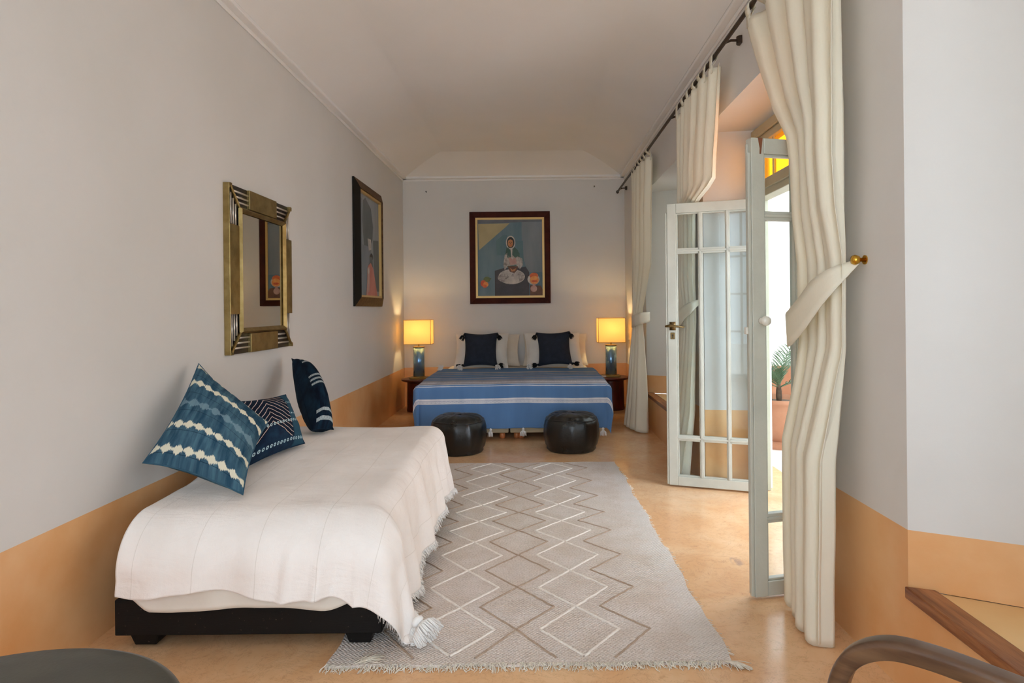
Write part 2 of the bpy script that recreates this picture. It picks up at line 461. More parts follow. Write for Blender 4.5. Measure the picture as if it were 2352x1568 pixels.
# ceiling with a shallow cove rising from the cornice
cl = MB()
prof = [(0,0)]
for i in range(1, 9):
    a = i/8*PI/2; prof.append((.50*math.sin(a)**1.1 if i < 8 else .50, .19*(1-math.cos(a)**.9 if i<8 else 1)))
prof = [(0,0),(.07,.045),(.15,.085),(.24,.12),(.34,.15),(.44,.168),(.50,.176)]
inset = .055
def ring(o, z): return [(XL+inset+o,YF-.2,ZT+.02+z),(XL+inset+o,YB-inset-o,ZT+.02+z),(XR-inset-o,YB-inset-o,ZT+.02+z),(XR-inset-o,YF-.2,ZT+.02+z)]
def cove(t):
    a = t*PI/2; return (.52*(math.sin(a)*.55+t*.45), .18*(1-(1-t)**1.9))
NP = 20; P_ = [cove(i/NP) for i in range(NP+1)]
for i in range(3):
    pts = [];
    for (o, z) in P_: r0 = ring(o, z); pts += [r0[i], r0[i+1]]
    cl.add(pts, [(2*k_, 2*k_+1, 2*k_+3, 2*k_+2) for k_ in range(NP)])
prof = [P_[-1]]
r1 = ring(*prof[-1]); cl.quad(*r1)
cl.box(XL-.3,1.82,YF-.3,YB+.3,3.06,3.12)
obj('ceiling', cl, M['ceiling'], smooth=True, kind='structure', label='off white coved plaster ceiling')
tr = MB()
for (p0,p1,z0,z1,pr) in ((0,0,ZT-.004,ZT+.022,inset),(0,0,ZT-.03,ZT-.004,.012)):
    tr.box(XL, XL+pr, YF, YB, z0, z1); tr.box(XR-pr, XR, YF, YB, z0, z1); tr.box(XL, XR, YB-pr, YB, z0, z1)
obj('trim_1', tr, M['ceiling'], kind='structure', bevel=.006, label='thin plaster cornice running around the room')

# wooden nosings on the edge of the window seats
for i, (y0, y1) in enumerate((W1, W2)):
    t = MB()
    q = [(XR-.012,y1-.0),(XR-.012,y0),(XR+.066,y0+.03),(XR+.066,y1-.03)]
    z0, z1 = SEAT-.03, SEAT+.006
    pts = [(*p,z0) for p in q]+[(*p,z1) for p in q]
    t.add(pts, [(0,3,2,1),(4,5,6,7),(0,1,5,4),(1,2,6,5),(2,3,7,6),(3,0,4,7)])
    obj('trim_%d' % (i+2), t, M['nosing'], kind='structure', bevel=.004,
        label=['brown wooden edge of the window seat at the bed end','brown wooden edge of the window seat in the lower right corner'][i])

def bars(mb, x0, x1, ys, zs, y0, y1, z0, z1, w):
    for yy in ys: mb.box(x0,x1,yy-w/2,yy+w/2,z0,z1)
    for zz in zs: mb.box(x0,x1,y0,y1,zz-w/2,zz+w/2)
for i, (y0, y1) in enumerate((W1, W2)):
    a, b = y0+SPW, y1-SPW
    r = thing('window_%d' % (i+1), ['casement window in the recess at the bed end','casement window beside the lower right window seat'][i], None, (XW+.03,(a+b)/2,.6), kind='structure')
    m = MB(); x0, x1 = XW+.005, XW+.055
    for (p,q,s_,t_) in ((a,a+.07,.6,LINT),(b-.07,b,.6,LINT),(a+.07,(a+b)/2-.05,.6,.67),((a+b)/2+.05,b-.07,.6,.67),(a+.07,(a+b)/2-.05,LINT-.07,LINT),((a+b)/2+.05,b-.07,LINT-.07,LINT),((a+b)/2-.05,(a+b)/2+.05,.6,LINT)): m.box(x0,x1,p,q,s_,t_)
    bars(m, x0+.01, x1-.01, [a+.07+(b-a-.14)*.26, a+.07+(b-a-.14)*.74], [1.05,1.5,1.95], a, b, .6, LINT, .03)
    obj('window_frame', m, M['frame_paint'], r, bevel=.004)
    g = MB(); g.box(XW+.028, XW+.032, a+.01, b-.01, .61, LINT-.01); obj('pane', g, M['glass'], r)

r = thing('window_3', 'large glazed window added unseen behind the viewer to light the room', None, (0,YF,FZ0), kind='structure')
m = MB()
for (p,q,s_,t_) in ((FX0,FX0+.07,FZ0,FZ1),(FX1-.07,FX1,FZ0,FZ1),(FX0,FX1,FZ0,FZ0+.07),(FX0,FX1,FZ1-.07,FZ1),(-.60,-.50,FZ0,FZ1)): m.box(p,q,YF-.06,YF-.01,s_,t_)
for xx in (-1.05,.0): m.box(xx-.015,xx+.015,YF-.05,YF-.02,FZ0,FZ1)
for zz in (.8,1.4,2.0): m.box(FX0,FX1,YF-.05,YF-.02,zz-.015,zz+.015)
obj('window_frame', m, M['frame_paint'], r)
g = MB(); g.box(FX0+.01,FX1-.01,YF-.037,YF-.033,FZ0+.01,FZ1-.01); obj('pane', g, M['glass'], r)

# door frame with amber transom
XD = 1.47
fy0, fy1 = D1[0]+.045, D1[1]-.055
fr = thing('window_4', 'grey green door frame with an amber glass transom light', None, (XD,(fy0+fy1)/2,0), kind='structure')
m = MB(); x0, x1 = XD-.03, XD+.06
m.box(x0,x1,fy0,fy0+.06,0,2.345); m.box(x0,x1,fy1-.06,fy1,0,2.345)
m.box(x0+.001,x1-.001,fy0+.06,fy1-.06,2.285,2.345); m.box(x0+.012,x1-.002,fy0+.06,fy1-.06,2.235,2.285)
m.box(x0+.001,x1-.001,fy0+.06,fy1-.06,1.885,1.935); m.box(x0+.012,x1-.002,fy0+.06,fy1-.06,1.935,2.0)
m.box(x0-.012,x0+.004,fy0-.002,fy1+.002,1.925,1.935); m.box(x0-.012,x0+.004,fy0-.002,fy1+.002,2.278,2.288)
obj('door_frame', m, M['frame_paint'], fr, bevel=.004)
m = MB(); n = 6
for i in range(1, n):
    yy = fy0+.06+(fy1-fy0-.12)*i/n; m.box(XD-.002,XD+.016,yy-.010,yy+.010,1.99,2.24)
m.box(XD-.002,XD+.016,fy0+.05,fy0+.075,1.99,2.24); m.box(XD-.002,XD+.016,fy1-.075,fy1-.05,1.99,2.24)
obj('muntin', m, M['frame_paint'], fr, bevel=.003)
m = MB(); m.box(XD+.008,XD+.012,fy0+.05,fy1-.05,1.99,2.24); obj('amber_pane', m, M['amber'], fr, label='amber glass pane')

def leaf(name, hinge, free, label, flip):
    """glazed door leaf; local x runs from free edge to hinge, local y is thickness"""
    h, fe = Vector((*hinge,0)), Vector((*free,0))
    ex = (h-fe); L = ex.length; ex.normalize(); ey = Vector((-ex.y, ex.x, 0)); 
    Mx = Matrix(((ex.x,ey.x,0,fe.x),(ex.y,ey.y,0,fe.y),(0,0,1,0),(0,0,0,1)))
    r = thing(name, label, None, tuple((fe+h)/2), kind='structure')
    T = .042; z0, z1 = .012, 1.888
    st = .058; mu = .03
    m = MB()
    def bx(a,b,c_,d,t0=-T/2,t1=T/2): m.box(a,b,t0,t1,c_,d,0,Mx)
    bx(0,st,z0,z1); bx(L-st,L,z0,z1); bx(st,L-st,z0,.072); bx(st,L-st,1.824,z1)
    # rebate strip on the meeting edge
    bx(-.014,.0,z0+.004,z1-.06,-T/2+.004,-.002); bx(-.006,.0,z0+.004,z1-.02,.002,T/2-.004)
    obj('door_stile', m, M['door_paint'], r, bevel=.003)
    m = MB()
    pw = (L-2*st-2*mu)/3
    for i in (1,2):
        a = st+pw*i+mu*(i-1); m.box(a,a+mu,-T*.36,T*.36,.072,1.824,0,Mx); m.box(a+mu*.28,a+mu*.72,-T*.5,T*.5,.072,1.824,0,Mx)
    for zz in (.328, 1.571):
        m.box(st,L-st,-T*.36,T*.36,zz-.019,zz+.019,0,Mx); m.box(st,L-st,-T*.5,T*.5,zz-.006,zz+.006,0,Mx)
    for a,b,c_,d in ((st,st+.009,.072,1.824),(L-st-.009,L-st,.072,1.824),(st,L-st,.072,.081),(st,L-st,1.815,1.824)): m.box(a,b,-T*.3,T*.3,c_,d,0,Mx)
    obj('muntin', m, M['door_paint'], r, bevel=.002)
    for zz0, zz1 in ((.072,.328),(.328,1.571),(1.571,1.824)):
        for i in range(3):
            g = MB(); a = st+(pw+mu)*i; g.box(a,a+pw,-.0015,.0015,zz0+.012,zz1-.012,0,Mx); obj('pane', g, M['glass'], r)
    return r, Mx, T, L
HF, FF = (1.463,4.035), (.900,4.243)
HN, FN = (1.463,2.728), (.886,2.592)
r1, M1, T1, L1 = leaf('door_1', HF, FF, 'white glazed double door leaf standing open, the farther one with a lever handle', False)
r2, M2, T2, L2 = leaf('door_2', HN, FN, 'open glazed door leaf seen nearly edge on beside the cream curtain', True)
# lever handle and keyhole on the far leaf
def P1(x,y,z): return M1 @ Vector((x,y,z))
def P2(x,y,z): return M2 @ Vector((x,y,z))
m = MB(); s_ = -1 if P1(0,-1,0).y < P1(0,1,0).y else 1
m.box(.012,.052,s_*T1/2,s_*(T1/2+.005),1.045,1.10,0,M1)
m.tube([P1(.03,s_*T1/2,1.072),P1(.03,s_*(T1/2+.045),1.072)], .009, 10)
m.tube([P1(-.012,s_*(T1/2+.045),1.072),P1(.02,s_*(T1/2+.045),1.076),P1(.06,s_*(T1/2+.045),1.072),P1(.115,s_*(T1/2+.040),1.066)], [.006,.011,.008,.005], 10)
h = obj('door_handle', m, M['old_brass'], r1, smooth=True, label='dark brass lever handle')
m = MB(); m.box(.018,.046,s_*T1/2,s_*(T1/2+.004),.985,1.03,0,M1); obj('keyhole_plate', m, M['old_brass'], r1, bevel=.003)
m = MB(); m.tube([P1(.032,s_*(T1/2+.0045),1.012),P1(.032,s_*(T1/2+.006),1.012)], .006, 10); m.box(.029,.035,s_*(T1/2+.0045),s_*(T1/2+.006),.994,1.012,0,M1); obj('keyhole', m, M['dark_recess'], r1)
# white knob on the near leaf, bolt and chipped corner
s2 = -1 if P2(0,-1,0).y < P2(0,1,0).y else 1
m = MB(); m.tube([P2(.038,s2*T2/2,1.14),P2(.038,s2*(T2/2+.008),1.14),P2(.038,s2*(T2/2+.012),1.14),P2(.038,s2*(T2/2+.03),1.14),P2(.038,s2*(T2/2+.042),1.14),P2(.038,s2*(T2/2+.046),1.14)], [.014,.014,.010,.021,.018,.004], 16)
obj('door_knob', m, M['porcelain'], r2, smooth=True, label='cream porcelain knob')
m = MB(); m.box(-.022,.0,-.008,.012,1.085,1.115,0,M2); obj('latch', m, M['porcelain'], r2, bevel=.003); 
m = MB(); m.box(-.004,.012,-.004,.008,1.092,1.106,0,M2); obj('latch_bolt', m, M['old_brass'], r2)
m = MB(); q = [(.030,1.888),(.052,1.888),(.049,1.862),(.046,1.84),(.044,1.822),(.037,1.822),(.038,1.845),(.034,1.865)]
tt = s2*(T2/2+.0008); m.add([P2(a,tt,b) for a,b in q]+[P2(a,s2*T2/2*.9,b) for a,b in q], [tuple(range(8)),tuple(range(15,7,-1))]+[(i,(i+1)%8,(i+1)%8+8,i+8) for i in range(8)])
obj('chip', m, M['chipped_wood'], r2, label='chipped patch of bare brown wood')

# terrace outside
t = MB(); t.quad((-6,-12,-.02),(9,-12,-.02),(9,YF-.1,-.02),(-6,YF-.1,-.02)); t.quad((XO,YF-.1,-.02),(9,YF-.1,-.02),(9,9.9,-.02),(XO,9.9,-.02)); obj('floor_terrace', t, M['pink_floor'], kind='structure', label='sunlit pink terrace floor outside the glazed doors')
t = MB(); t.box(XO,9,7.7,7.9,-.02,.47,1); t.box(XO,9,7.72,7.9,.47,3.4,0); t.box(3.3,3.5,2.3,7.72,-.02,.47,1); t.box(3.3,3.5,2.3,7.72,.47,4.4,0); obj('wall_terrace', t, [M['white_wall'], M['terracotta']], kind='structure', label='sunlit white terrace wall with a pink band outside the doors, and an added unseen side wall')  # tall side wall is added out of view to hold back sky light

# ------------------------------------------------------------------ curtain rod
cr = thing('curtain_rod', 'dark bronze curtain rod running along the top of the window wall', 'curtain rod', (1.045,4,2.63))
m = MB(); m.tube([(1.045,y,2.63) for y in (-1.0,2,5,7.80)], .0115, 12); obj('rod', m, M['rod'], cr, smooth=True)
m = MB(); m.lathe([(.004,-.02),(.014,-.014),(.017,0),(.014,.014),(.004,.02)], (1.045,7.81,2.63), 14); obj('finial', m, M['rod'], cr, smooth=True)
for y in (7.62, 4.78, 3.42, .2):
    m = MB(); m.tube([(XR,y,2.64),(1.08,y,2.64),(1.05,y,2.628)], .007, 8); m.lathe([(.022,-.02),(.022,.02)],(XR-.004,y,2.64),12); obj('bracket', m, M['rod'], cr)

# ------------------------------------------------------------------ curtains
def curtain(label, keys, nf, tie, ztop=2.565, seed=0, tabs=6, swap=False):
    """keys: (z, y_far, y_near, x_mid, fold_amp) ascending in z"""
    root = thing('curtain', label, 'curtain', (1.06, sum(keys[0][1:3])/2, 0), 'cream tab top curtains along the window wall')
    rnd = random.Random(seed); ph = [rnd.uniform(-.5,.5) for _ in range(40)]
    zb = keys[0][0]
    def P(u, v):
        z = zb+(ztop-zb)*v
        yf, yn, xm, am = interp(keys, z)
        y = yf+(yn-yf)*u
        uu = u+.018*math.sin(u*19+seed)+.012*math.sin(u*43+seed*2)
        a = uu*nf*2*PI+.3*math.sin(v*1.6+seed)
        x = xm - am*math.sin(a) - am*.22*math.sin(2*a+1.3+seed) + am*.5*math.sin(u*5+seed)
        y += .5*am*math.cos(a)*(0 if u<.02 or u>.98 else 1)
        z2 = z
        if v < .02: z2 = z + .012*math.sin(a+.7)*(1-v/.02)
        x += .006*fbm((y*3,z*1.2,seed),1.5)
        return (min(x, XR-.006), y, max(z2,.004))
    m = MB(); m.grid(P, nf*18, 90)
    obj('curtain_cloth', m, M['cloth_curtain'], root, smooth=True, solid=.0018)
    yf, yn, xm, am = interp(keys, ztop)
    for i in range(tabs):
        u = (i+.35)/tabs; y = yf+(yn-yf)*u; wd = .028
        px = P(u, 1.0)[0]
        mb = MB(); pth = [(px,ztop-.03),(px-.001,ztop+.02),(1.045-.016,2.615),(1.045-.0155,2.635),(1.045-.008,2.645),(1.045+.004,2.647),(1.045+.0155,2.636),(1.045+.016,2.615),(px+.006,ztop+.01),(px+.004,ztop-.03)]
        for (a,b),(c_,d) in zip(pth, pth[1:]): mb.quad((a,y-wd,b),(a,y+wd,b),(c_,y+wd,d),(c_,y-wd,d))
        obj('tab', mb, M['cloth_curtain'], root, smooth=True, solid=.002)
    if tie:
        pts, wd = tie
        mb = MB(); n = 28; rows = []
        # smooth centre line (catmull-rom)
        def cat(i, t):
            p0, p1, p2, p3 = [Vector(pts[max(0,min(len(pts)-1,j))]) for j in (i-1,i,i+1,i+2)]
            return .5*((2*p1)+(p2-p0)*t+(2*p0-5*p1+4*p2-p3)*t*t+(3*p1-p0-3*p2+p3)*t**3)
        cl_ = [cat(i, s_/8) for i in range(len(pts)-1) for s_ in range(8)]+[Vector(pts[-1])]
        N = len(cl_)
        V = []; F = []
        for i, c_ in enumerate(cl_):
            q = i/(N-1); ww = interp(wd, q)[0]
            tl = interp([(w_[0], w_[2]) for w_ in wd], q)[0]
            up = Vector((0, tl, 1)).normalized()
            V += [c_-up*ww/2, c_-up*ww*.25, c_, c_+up*ww*.25, c_+up*ww/2]
        for i in range(N-1):
            for j in range(4): F.append((i*5+j,(i+1)*5+j,(i+1)*5+j+1,i*5+j+1))
        mb.add(V, F); obj('tieback', mb, M['cloth_curtain'], root, smooth=True, solid=.004)
    return root

near_keys = [(.01,2.545,2.19,1.005,.040),(.66,2.57,2.18,1.015,.040),(.90,2.535,2.17,1.045,.026),(1.05,2.54,2.17,1.066,.015),(1.36,2.55,2.165,1.066,.015),(1.55,2.55,2.16,1.05,.028),(1.72,2.545,2.155,1.045,.034),(1.88,2.575,2.15,1.045,.034),(2.05,2.73,2.15,1.045,.034),(2.3,2.9,2.145,1.045,.032),(2.57,3.06,2.14,1.045,.026)]
curtain('large cream curtain nearest the camera, tied back to a brass knob', near_keys, 4,
        ([(1.11,2.53,1.13),(1.045,2.576,1.13),(1.015,2.54,1.10),(1.0,2.45,1.125),(.998,2.35,1.175),(1.008,2.26,1.24),(1.035,2.192,1.29),(1.085,2.17,1.33),(1.115,2.162,1.352)],
         [(0,.10,0),(.15,.11,.1),(.35,.14,.15),(.6,.125,.3),(.75,.085,.4),(.88,.04,.5),(1,.015,.3)]), seed=1, tabs=7)
mid_keys = [(.01,4.62,4.31,1.0,.045),(.5,4.72,4.30,1.06,.03),(1.05,4.70,4.29,1.085,.018),(1.2,4.70,4.29,1.085,.018),(1.4,4.72,4.29,1.075,.022),(1.8,4.66,4.26,1.075,.022),(1.895,4.62,4.23,1.075,.024),(1.955,4.60,3.74,1.06,.028),(2.1,4.58,3.70,1.055,.030),(2.57,4.55,3.53,1.045,.026)]
curtain('cream curtain behind the open white glazed door leaf, between door and far window', mid_keys, 6,
        ([(1.10,4.70,1.10),(1.05,4.715,1.10),(1.03,4.65,1.10),(1.032,4.5,1.12),(1.038,4.38,1.16),(1.07,4.29,1.2),(1.12,4.272,1.235)],[(0,.1,0),(.5,.12,.1),(.8,.08,.1),(1,.03,0)]), seed=2, tabs=7)
far_keys = [(.01,6.52,5.98,.995,.060),(.5,6.52,6.02,1.02,.045),(.9,6.50,6.10,1.03,.028),(1.07,6.47,6.17,1.035,.018),(1.2,6.48,6.12,1.035,.02),(1.6,6.55,5.80,1.045,.03),(2.57,6.54,5.64,1.045,.026)]
curtain('cream curtain beside the lit bedside lamp, gathered with a band at lamp height', far_keys, 5,
        ([(1.09,6.50,1.06),(1.03,6.51,1.06),(.995,6.44,1.05),(.99,6.33,1.06),(.99,6.22,1.07),(1.02,6.12,1.09),(1.08,6.10,1.10),(1.12,6.12,1.11)],[(0,.1,0),(.5,.12,0),(.8,.11,0),(1,.09,0)]), seed=3, tabs=6)
def hook(loc, lab, grp=None):
    t = thing('tieback_knob', lab, 'curtain knob', loc, 'brass tieback knobs')
    x, y, z = loc
    m = MB(); m.tube([(x,y,z),(x-.004,y,z)], .016, 16); obj('rose', m, M['brass'], t)
    m = MB(); m.tube([(x-.004,y,z),(x-.02,y,z),(x-.024,y,z),(x-.036,y,z),(x-.046,y,z),(x-.049,y,z)], [.007,.007,.014,.018,.014,.004], 16); obj('knob', m, M['brass'], t, smooth=True)
hook((XR,2.16,1.355), 'brass tieback knob on the wall at the right of the near curtain')

# ------------------------------------------------------------------ rug
RX0, RX1, RY0, RY1 = -.712, .655, 2.115, 4.885
rg = thing('rug', 'pale woollen rug with white and brown diamond lattice in the middle of the floor', 'rug', (-.03, (RY0+RY1)/2, 0))
skew = lambda y: -.042*(y-RY0)/(RY1-RY0)
def RP(u, v):
    y = RY0+(RY1-RY0)*v
    x = RX0+(RX1-RX0)*u+skew(y)*(.4+.6*u)
    if u in (0,1): x += .006*math.sin(y*9)+.004*math.sin(y*23)
    if v in (0,1): y += .004*math.sin(x*21)
    return (x, y, .009+.0025*fbm((x,y,0),3)+.002*math.exp(-((x+.07)/.02)**2))
m = MB(); m.grid(RP, 60, 110)
N0 = len(m.v)
# rim
edge = [RP(i/60,0) for i in range(61)]+[RP(1,j/110) for j in range(1,111)]+[RP(i/60,1) for i in range(59,-1,-1)]+[RP(0,j/110) for j in range(109,0,-1)]
n = len(edge); m.add(edge+[(a,b,.001) for a,b,c in edge], [(i,(i+n-0+1)%n,(i+1)%n+n,i+n) for i in range(n)])
def ribbon(mb, pts, wd, z, mi):
    P = []
    for (a,b),(c_,d) in zip(pts, pts[1:]):
        n = max(2,int(math.hypot(c_-a,d-b)/.018))
        for i in range(n): P.append((a+(c_-a)*i/n, b+(d-b)*i/n))
    P.append(pts[-1])
    P = [(x+.0035*fbm((x,y,5),30), y+.0035*fbm((x,y,9),30)) for x,y in P]
    pv = []
    for i,(x,y) in enumerate(P):
        a = P[max(0,i-1)]; b = P[min(len(P)-1,i+1)]
        dx,dy = b[0]-a[0], b[1]-a[1]; l = math.hypot(dx,dy) or 1; nx,ny = -dy/l*wd/2, dx/l*wd/2
        zz = z+.0025*fbm((x,y,0),3)+.002*math.exp(-((x+.07)/.02)**2)
        pv += [(x-nx,y-ny,zz-.003),(x-nx*.5,y-ny*.5,zz+.002),(x+nx*.5,y+ny*.5,zz+.002),(x+nx,y+ny,zz-.003)]
    fs = [(i*4+j,i*4+j+1,i*4+j+5,i*4+j+4) for i in range(len(P)-1) for j in range(3)]
    mb.add(pv, fs, mi)
# crossing heights read along the rug
CY = [2.165,2.518,2.872,3.225,3.54,3.83,4.18,4.53,4.86]
mid = [(a+b)/2 for a,b in zip(CY,CY[1:])]
hw = .147
def zig(cx, first, amp):
    pts = []
    for i in range(len(CY)):
        pts.append((cx+skew(CY[i]), CY[i]))
        if i < len(mid): pts.append((cx+amp+skew(mid[i]), mid[i]))
    return pts
for cx in (.160, -.302):
    ribbon(m, zig(cx,0,hw), .012, .0105, 1); ribbon(m, zig(cx,0,-hw), .012, .0105, 1)
def zigc(cx, amp):            # out of phase: crossings at the white tips
    pts = [(cx+amp*.95+skew(2.15), 2.15)]
    for i, y in enumerate(mid):
        pts.append((cx+skew(y), y))
        if i+1 < len(CY): pts.append((cx+amp+skew(CY[i+1]), CY[i+1]))
    return pts
ribbon(m, zigc(-.075,hw), .010, .0103, 2); ribbon(m, zigc(-.075,-hw), .010, .0103, 2)
ribbon(m, zigc(.42,-.165), .010, .0103, 2); ribbon(m, zigc(-.565,.15), .010, .0103, 2)
obj('rug_field', m, [M['rug'], M['rug_white'], M['rug_brown']], rg, smooth=True)
m = MB(); rnd = random.Random(3)
for i in range(430):
    x = RX0+(RX1-RX0)*(i+.5)/430+rnd.uniform(-.004,.004)
    L = rnd.uniform(.022,.052); an = rnd.gauss(0,.5); r_ = rnd.uniform(.0011,.0021); z = .006
    p = [(x,RY0+.008,.009)]
    for s_ in range(1,5):
        t_ = s_/4; an2 = an+rnd.gauss(0,.45)
        p.append((p[-1][0]+math.sin(an2)*L/4, p[-1][1]-math.cos(an2)*L/4, max(.003,.009-.004*s_+rnd.uniform(0,.008))))
    m.tube(p, [r_]*4+[r_*.5], 4)
for i in range(40):            # loose bundle at the right-hand corner
    x = RX1-.005; an = .7+rnd.gauss(0,.25); L = rnd.uniform(.04,.085)
    m.tube([(x-rnd.uniform(0,.04),RY0+.01,.008),(x+math.sin(an)*L*.5,RY0-math.cos(an)*L*.5*.6,.012),(x+math.sin(an)*L,RY0-math.cos(an)*L*.6,.004)], .0014, 4)
for i in range(26):            # untidy tuft pulled back over the field
    x0 = -.60; an = rnd.gauss(.9,.3); L = rnd.uniform(.04,.10)
    m.tube([(x0+rnd.uniform(-.02,.02),RY0+.01,.012),(x0+math.sin(an)*L*.5,RY0+.01+math.cos(an)*L*.4,.018),(x0+math.sin(an)*L,RY0+.01+math.cos(an)*L*.8,.012)], .0012, 4)
for i in range(120):           # loose yarn ends along the right edge
    v_ = rnd.uniform(.02,.95); x, y, z = RP(1, v_)
    L = rnd.uniform(.008,.02); m.tube([(x-.004,y,z),(x+L,y+rnd.uniform(-.01,.01),.003)], .0012, 4)
obj('fringe', m, M['rug_fringe'], rg, smooth=True, kind='stuff', label='knotted cream fringe')

# ------------------------------------------------------------------ draped cloth
def drape(mb, x0, x1, y0, y1, ztop, oL, oR, oF, rad, flare, fold, nx=90, ny=110, seed=0, zfloor=.020, wr=.006, uvs=1.0, crown=0, radF=None, pleats=()):
    """cloth over a box: y0 is the front edge (towards the camera), oL/oR/oF overhangs as functions"""
    radF = radF or rad
    def hang(a, r):
        q = r*PI/2
        if a < q: return r*math.sin(a/r), r*(1-math.cos(a/r))
        e = a-q
        return r+flare*e, r+e*math.sqrt(1-flare**2)
    xa, xb, ya = x0+rad, x1-rad, y0+radF
    OL = (oL(.5) > 0)
    nL, nR, nF = (int(nx*.22) if OL else 0), int(nx*.3), int(ny*.34)
    nxm, nym = nx-nL-nR, ny-nF
    cols = [(-1,1-i/nL) for i in range(nL)]+[(0,i/nxm) for i in range(nxm)]+[(1,i/nR) for i in range(nR+1)]
    rows = [(1,1-i/nF) for i in range(nF)]+[(0,i/nym) for i in range(nym+1)]
    pts = []; uv = []
    for (rk, rv) in rows:
        yy = ya+(y1-ya)*rv if rk == 0 else ya
        fy = (yy-ya)/(y1-ya)
        for (ck, cv) in cols:
            xx = xa if ck == -1 else xb if ck == 1 else (xa if OL else x0)+(xb-(xa if OL else x0))*cv
            fx = (xx-x0)/(x1-x0)
            b = rv*oF(fx) if rk else 0
            a = cv*(oR(fy) if ck == 1 else oL(fy)) if ck else 0
            rr = math.hypot(a, b)
            n1 = fbm((xx*1+seed, yy, 0), 2.2)
            z = ztop(xx, yy) if callable(ztop) else ztop
            z += wr*n1
            x, y = xx, yy
            if rr > 0:
                cx, cy = (a/rr*(ck or 1), b/rr)
                # blend the radius between side and front
                r_ = rad*abs(cx)+radF*cy if (abs(cx)+cy) else rad
                out, drop = hang(rr, r_)
                arc = (xx*1.0 if ck == 0 else 0)+(yy if rk == 0 else 0)+math.atan2(cy, cx)*.35
                out += fold*min(1, drop/.3)*(math.sin(arc*17+seed)+.6*math.sin(arc*31+seed*2+drop*3))*.5
                for (xp, wp, ap) in pleats:
                    if ck == 0: out += ap*math.exp(-((xx-xp+.12*drop)/wp)**2)*min(1, drop/.28)
                out += .008*fbm((xx+a*ck, yy-b, seed), 4)*min(1, drop*5)
                zz = z-drop
                if zz < zfloor:
                    ex = zfloor-zz; out += ex*.75; zz = zfloor+.010*abs(math.sin(ex*40+arc*20))
                x = xx+out*cx; y = yy-out*cy; z = zz
            pts.append((x, y, z))
            uv.append(((xx+a*ck)*uvs, (yy-b)*uvs))
    W = len(cols); fs = [(j*W+i, j*W+i+1, (j+1)*W+i+1, (j+1)*W+i) for j in range(len(rows)-1) for i in range(W-1)]
    mb.add(pts, fs, 0, uv)
    return pts, W, len(rows)

def tassel(mb, top, L, r, tilt=(0,0,-1), n=46, rnd=random, head=True, spread=1.0, zmin=-9):
    t = Vector(top); d = Vector(tilt).normalized()
    s1 = d.orthogonal().normalized(); s2 = d.cross(s1)
    if head: mb.tube([t, t+d*L*.12, t+d*L*.24, t+d*L*.32], [r*.12, r*.42, r*.42, r*.22], 8)
    for i in range(n):
        a = rnd.uniform(0,2*PI); q = math.sqrt(rnd.random())*r*spread
        e = t+d*L*rnd.uniform(.85,1.05)+(s1*math.cos(a)+s2*math.sin(a))*q
        mdp = t+d*L*.55+(s1*math.cos(a)+s2*math.sin(a))*q*.85
        mdp.z = max(mdp.z, zmin+.002); e.z = max(e.z, zmin)
        rq = min(r, .034); mb.tube([t+d*L*.26, mdp, e], [rq*.10,rq*.12,rq*.06], 4)

# ------------------------------------------------------------------ daybed
db = thing('daybed', 'low black wooden daybed along the left wall under a white cover', 'daybed', (-1.03, 3.0, 0))
m = MB(); fx0, fx1, fy0_, fy1_ = -1.497, -.552, 2.235, 3.80
m.box(fx0,fx1,fy0_,fy0_+.04,.055,.182); m.box(fx0,fx1,fy1_-.04,fy1_,.055,.182); m.box(fx0,fx0+.04,fy0_+.04,fy1_-.04,.055,.182); m.box(fx1-.04,fx1,fy0_+.04,fy1_-.04,.055,.182)
obj('bed_frame', m, M['black_wood'], db, bevel=.004)
for (x, y) in ((-1.45,2.245),(-.685,2.245),(-1.45,3.70),(-.685,3.70)):
    m = MB(); q0 = (x+.012,x+.088,y+.01,y+.08); q1 = (x,x+.10,y,y+.09)
    m.add([(q0[0],q0[2],.0125),(q0[1],q0[2],.0125),(q0[1],q0[3],.0125),(q0[0],q0[3],.0125),(q1[0],q1[2],.055),(q1[1],q1[2],.055),(q1[1],q1[3],.055),(q1[0],q1[3],.055)],[(0,3,2,1),(4,5,6,7),(0,1,5,4),(1,2,6,5),(2,3,7,6),(3,0,4,7)])
    obj('leg', m, M['black_wood'], db, bevel=.004)
m = MB()
for i in range(12): y = 2.28+i*.125; m.box(fx0+.04,fx1-.04,y,y+.09,.155,.180)
obj('slat', m, M['slat_wood'], db, label='reddish wooden slats')
m = MB(); m.box(-1.49,-.60,2.36,3.79,.184,.41); obj('mattress', m, M['sheet'], db, bevel=.07, seg=5, smooth=True)
def zt(x, y): return .462+.03*sm(2.4,3.2,y)
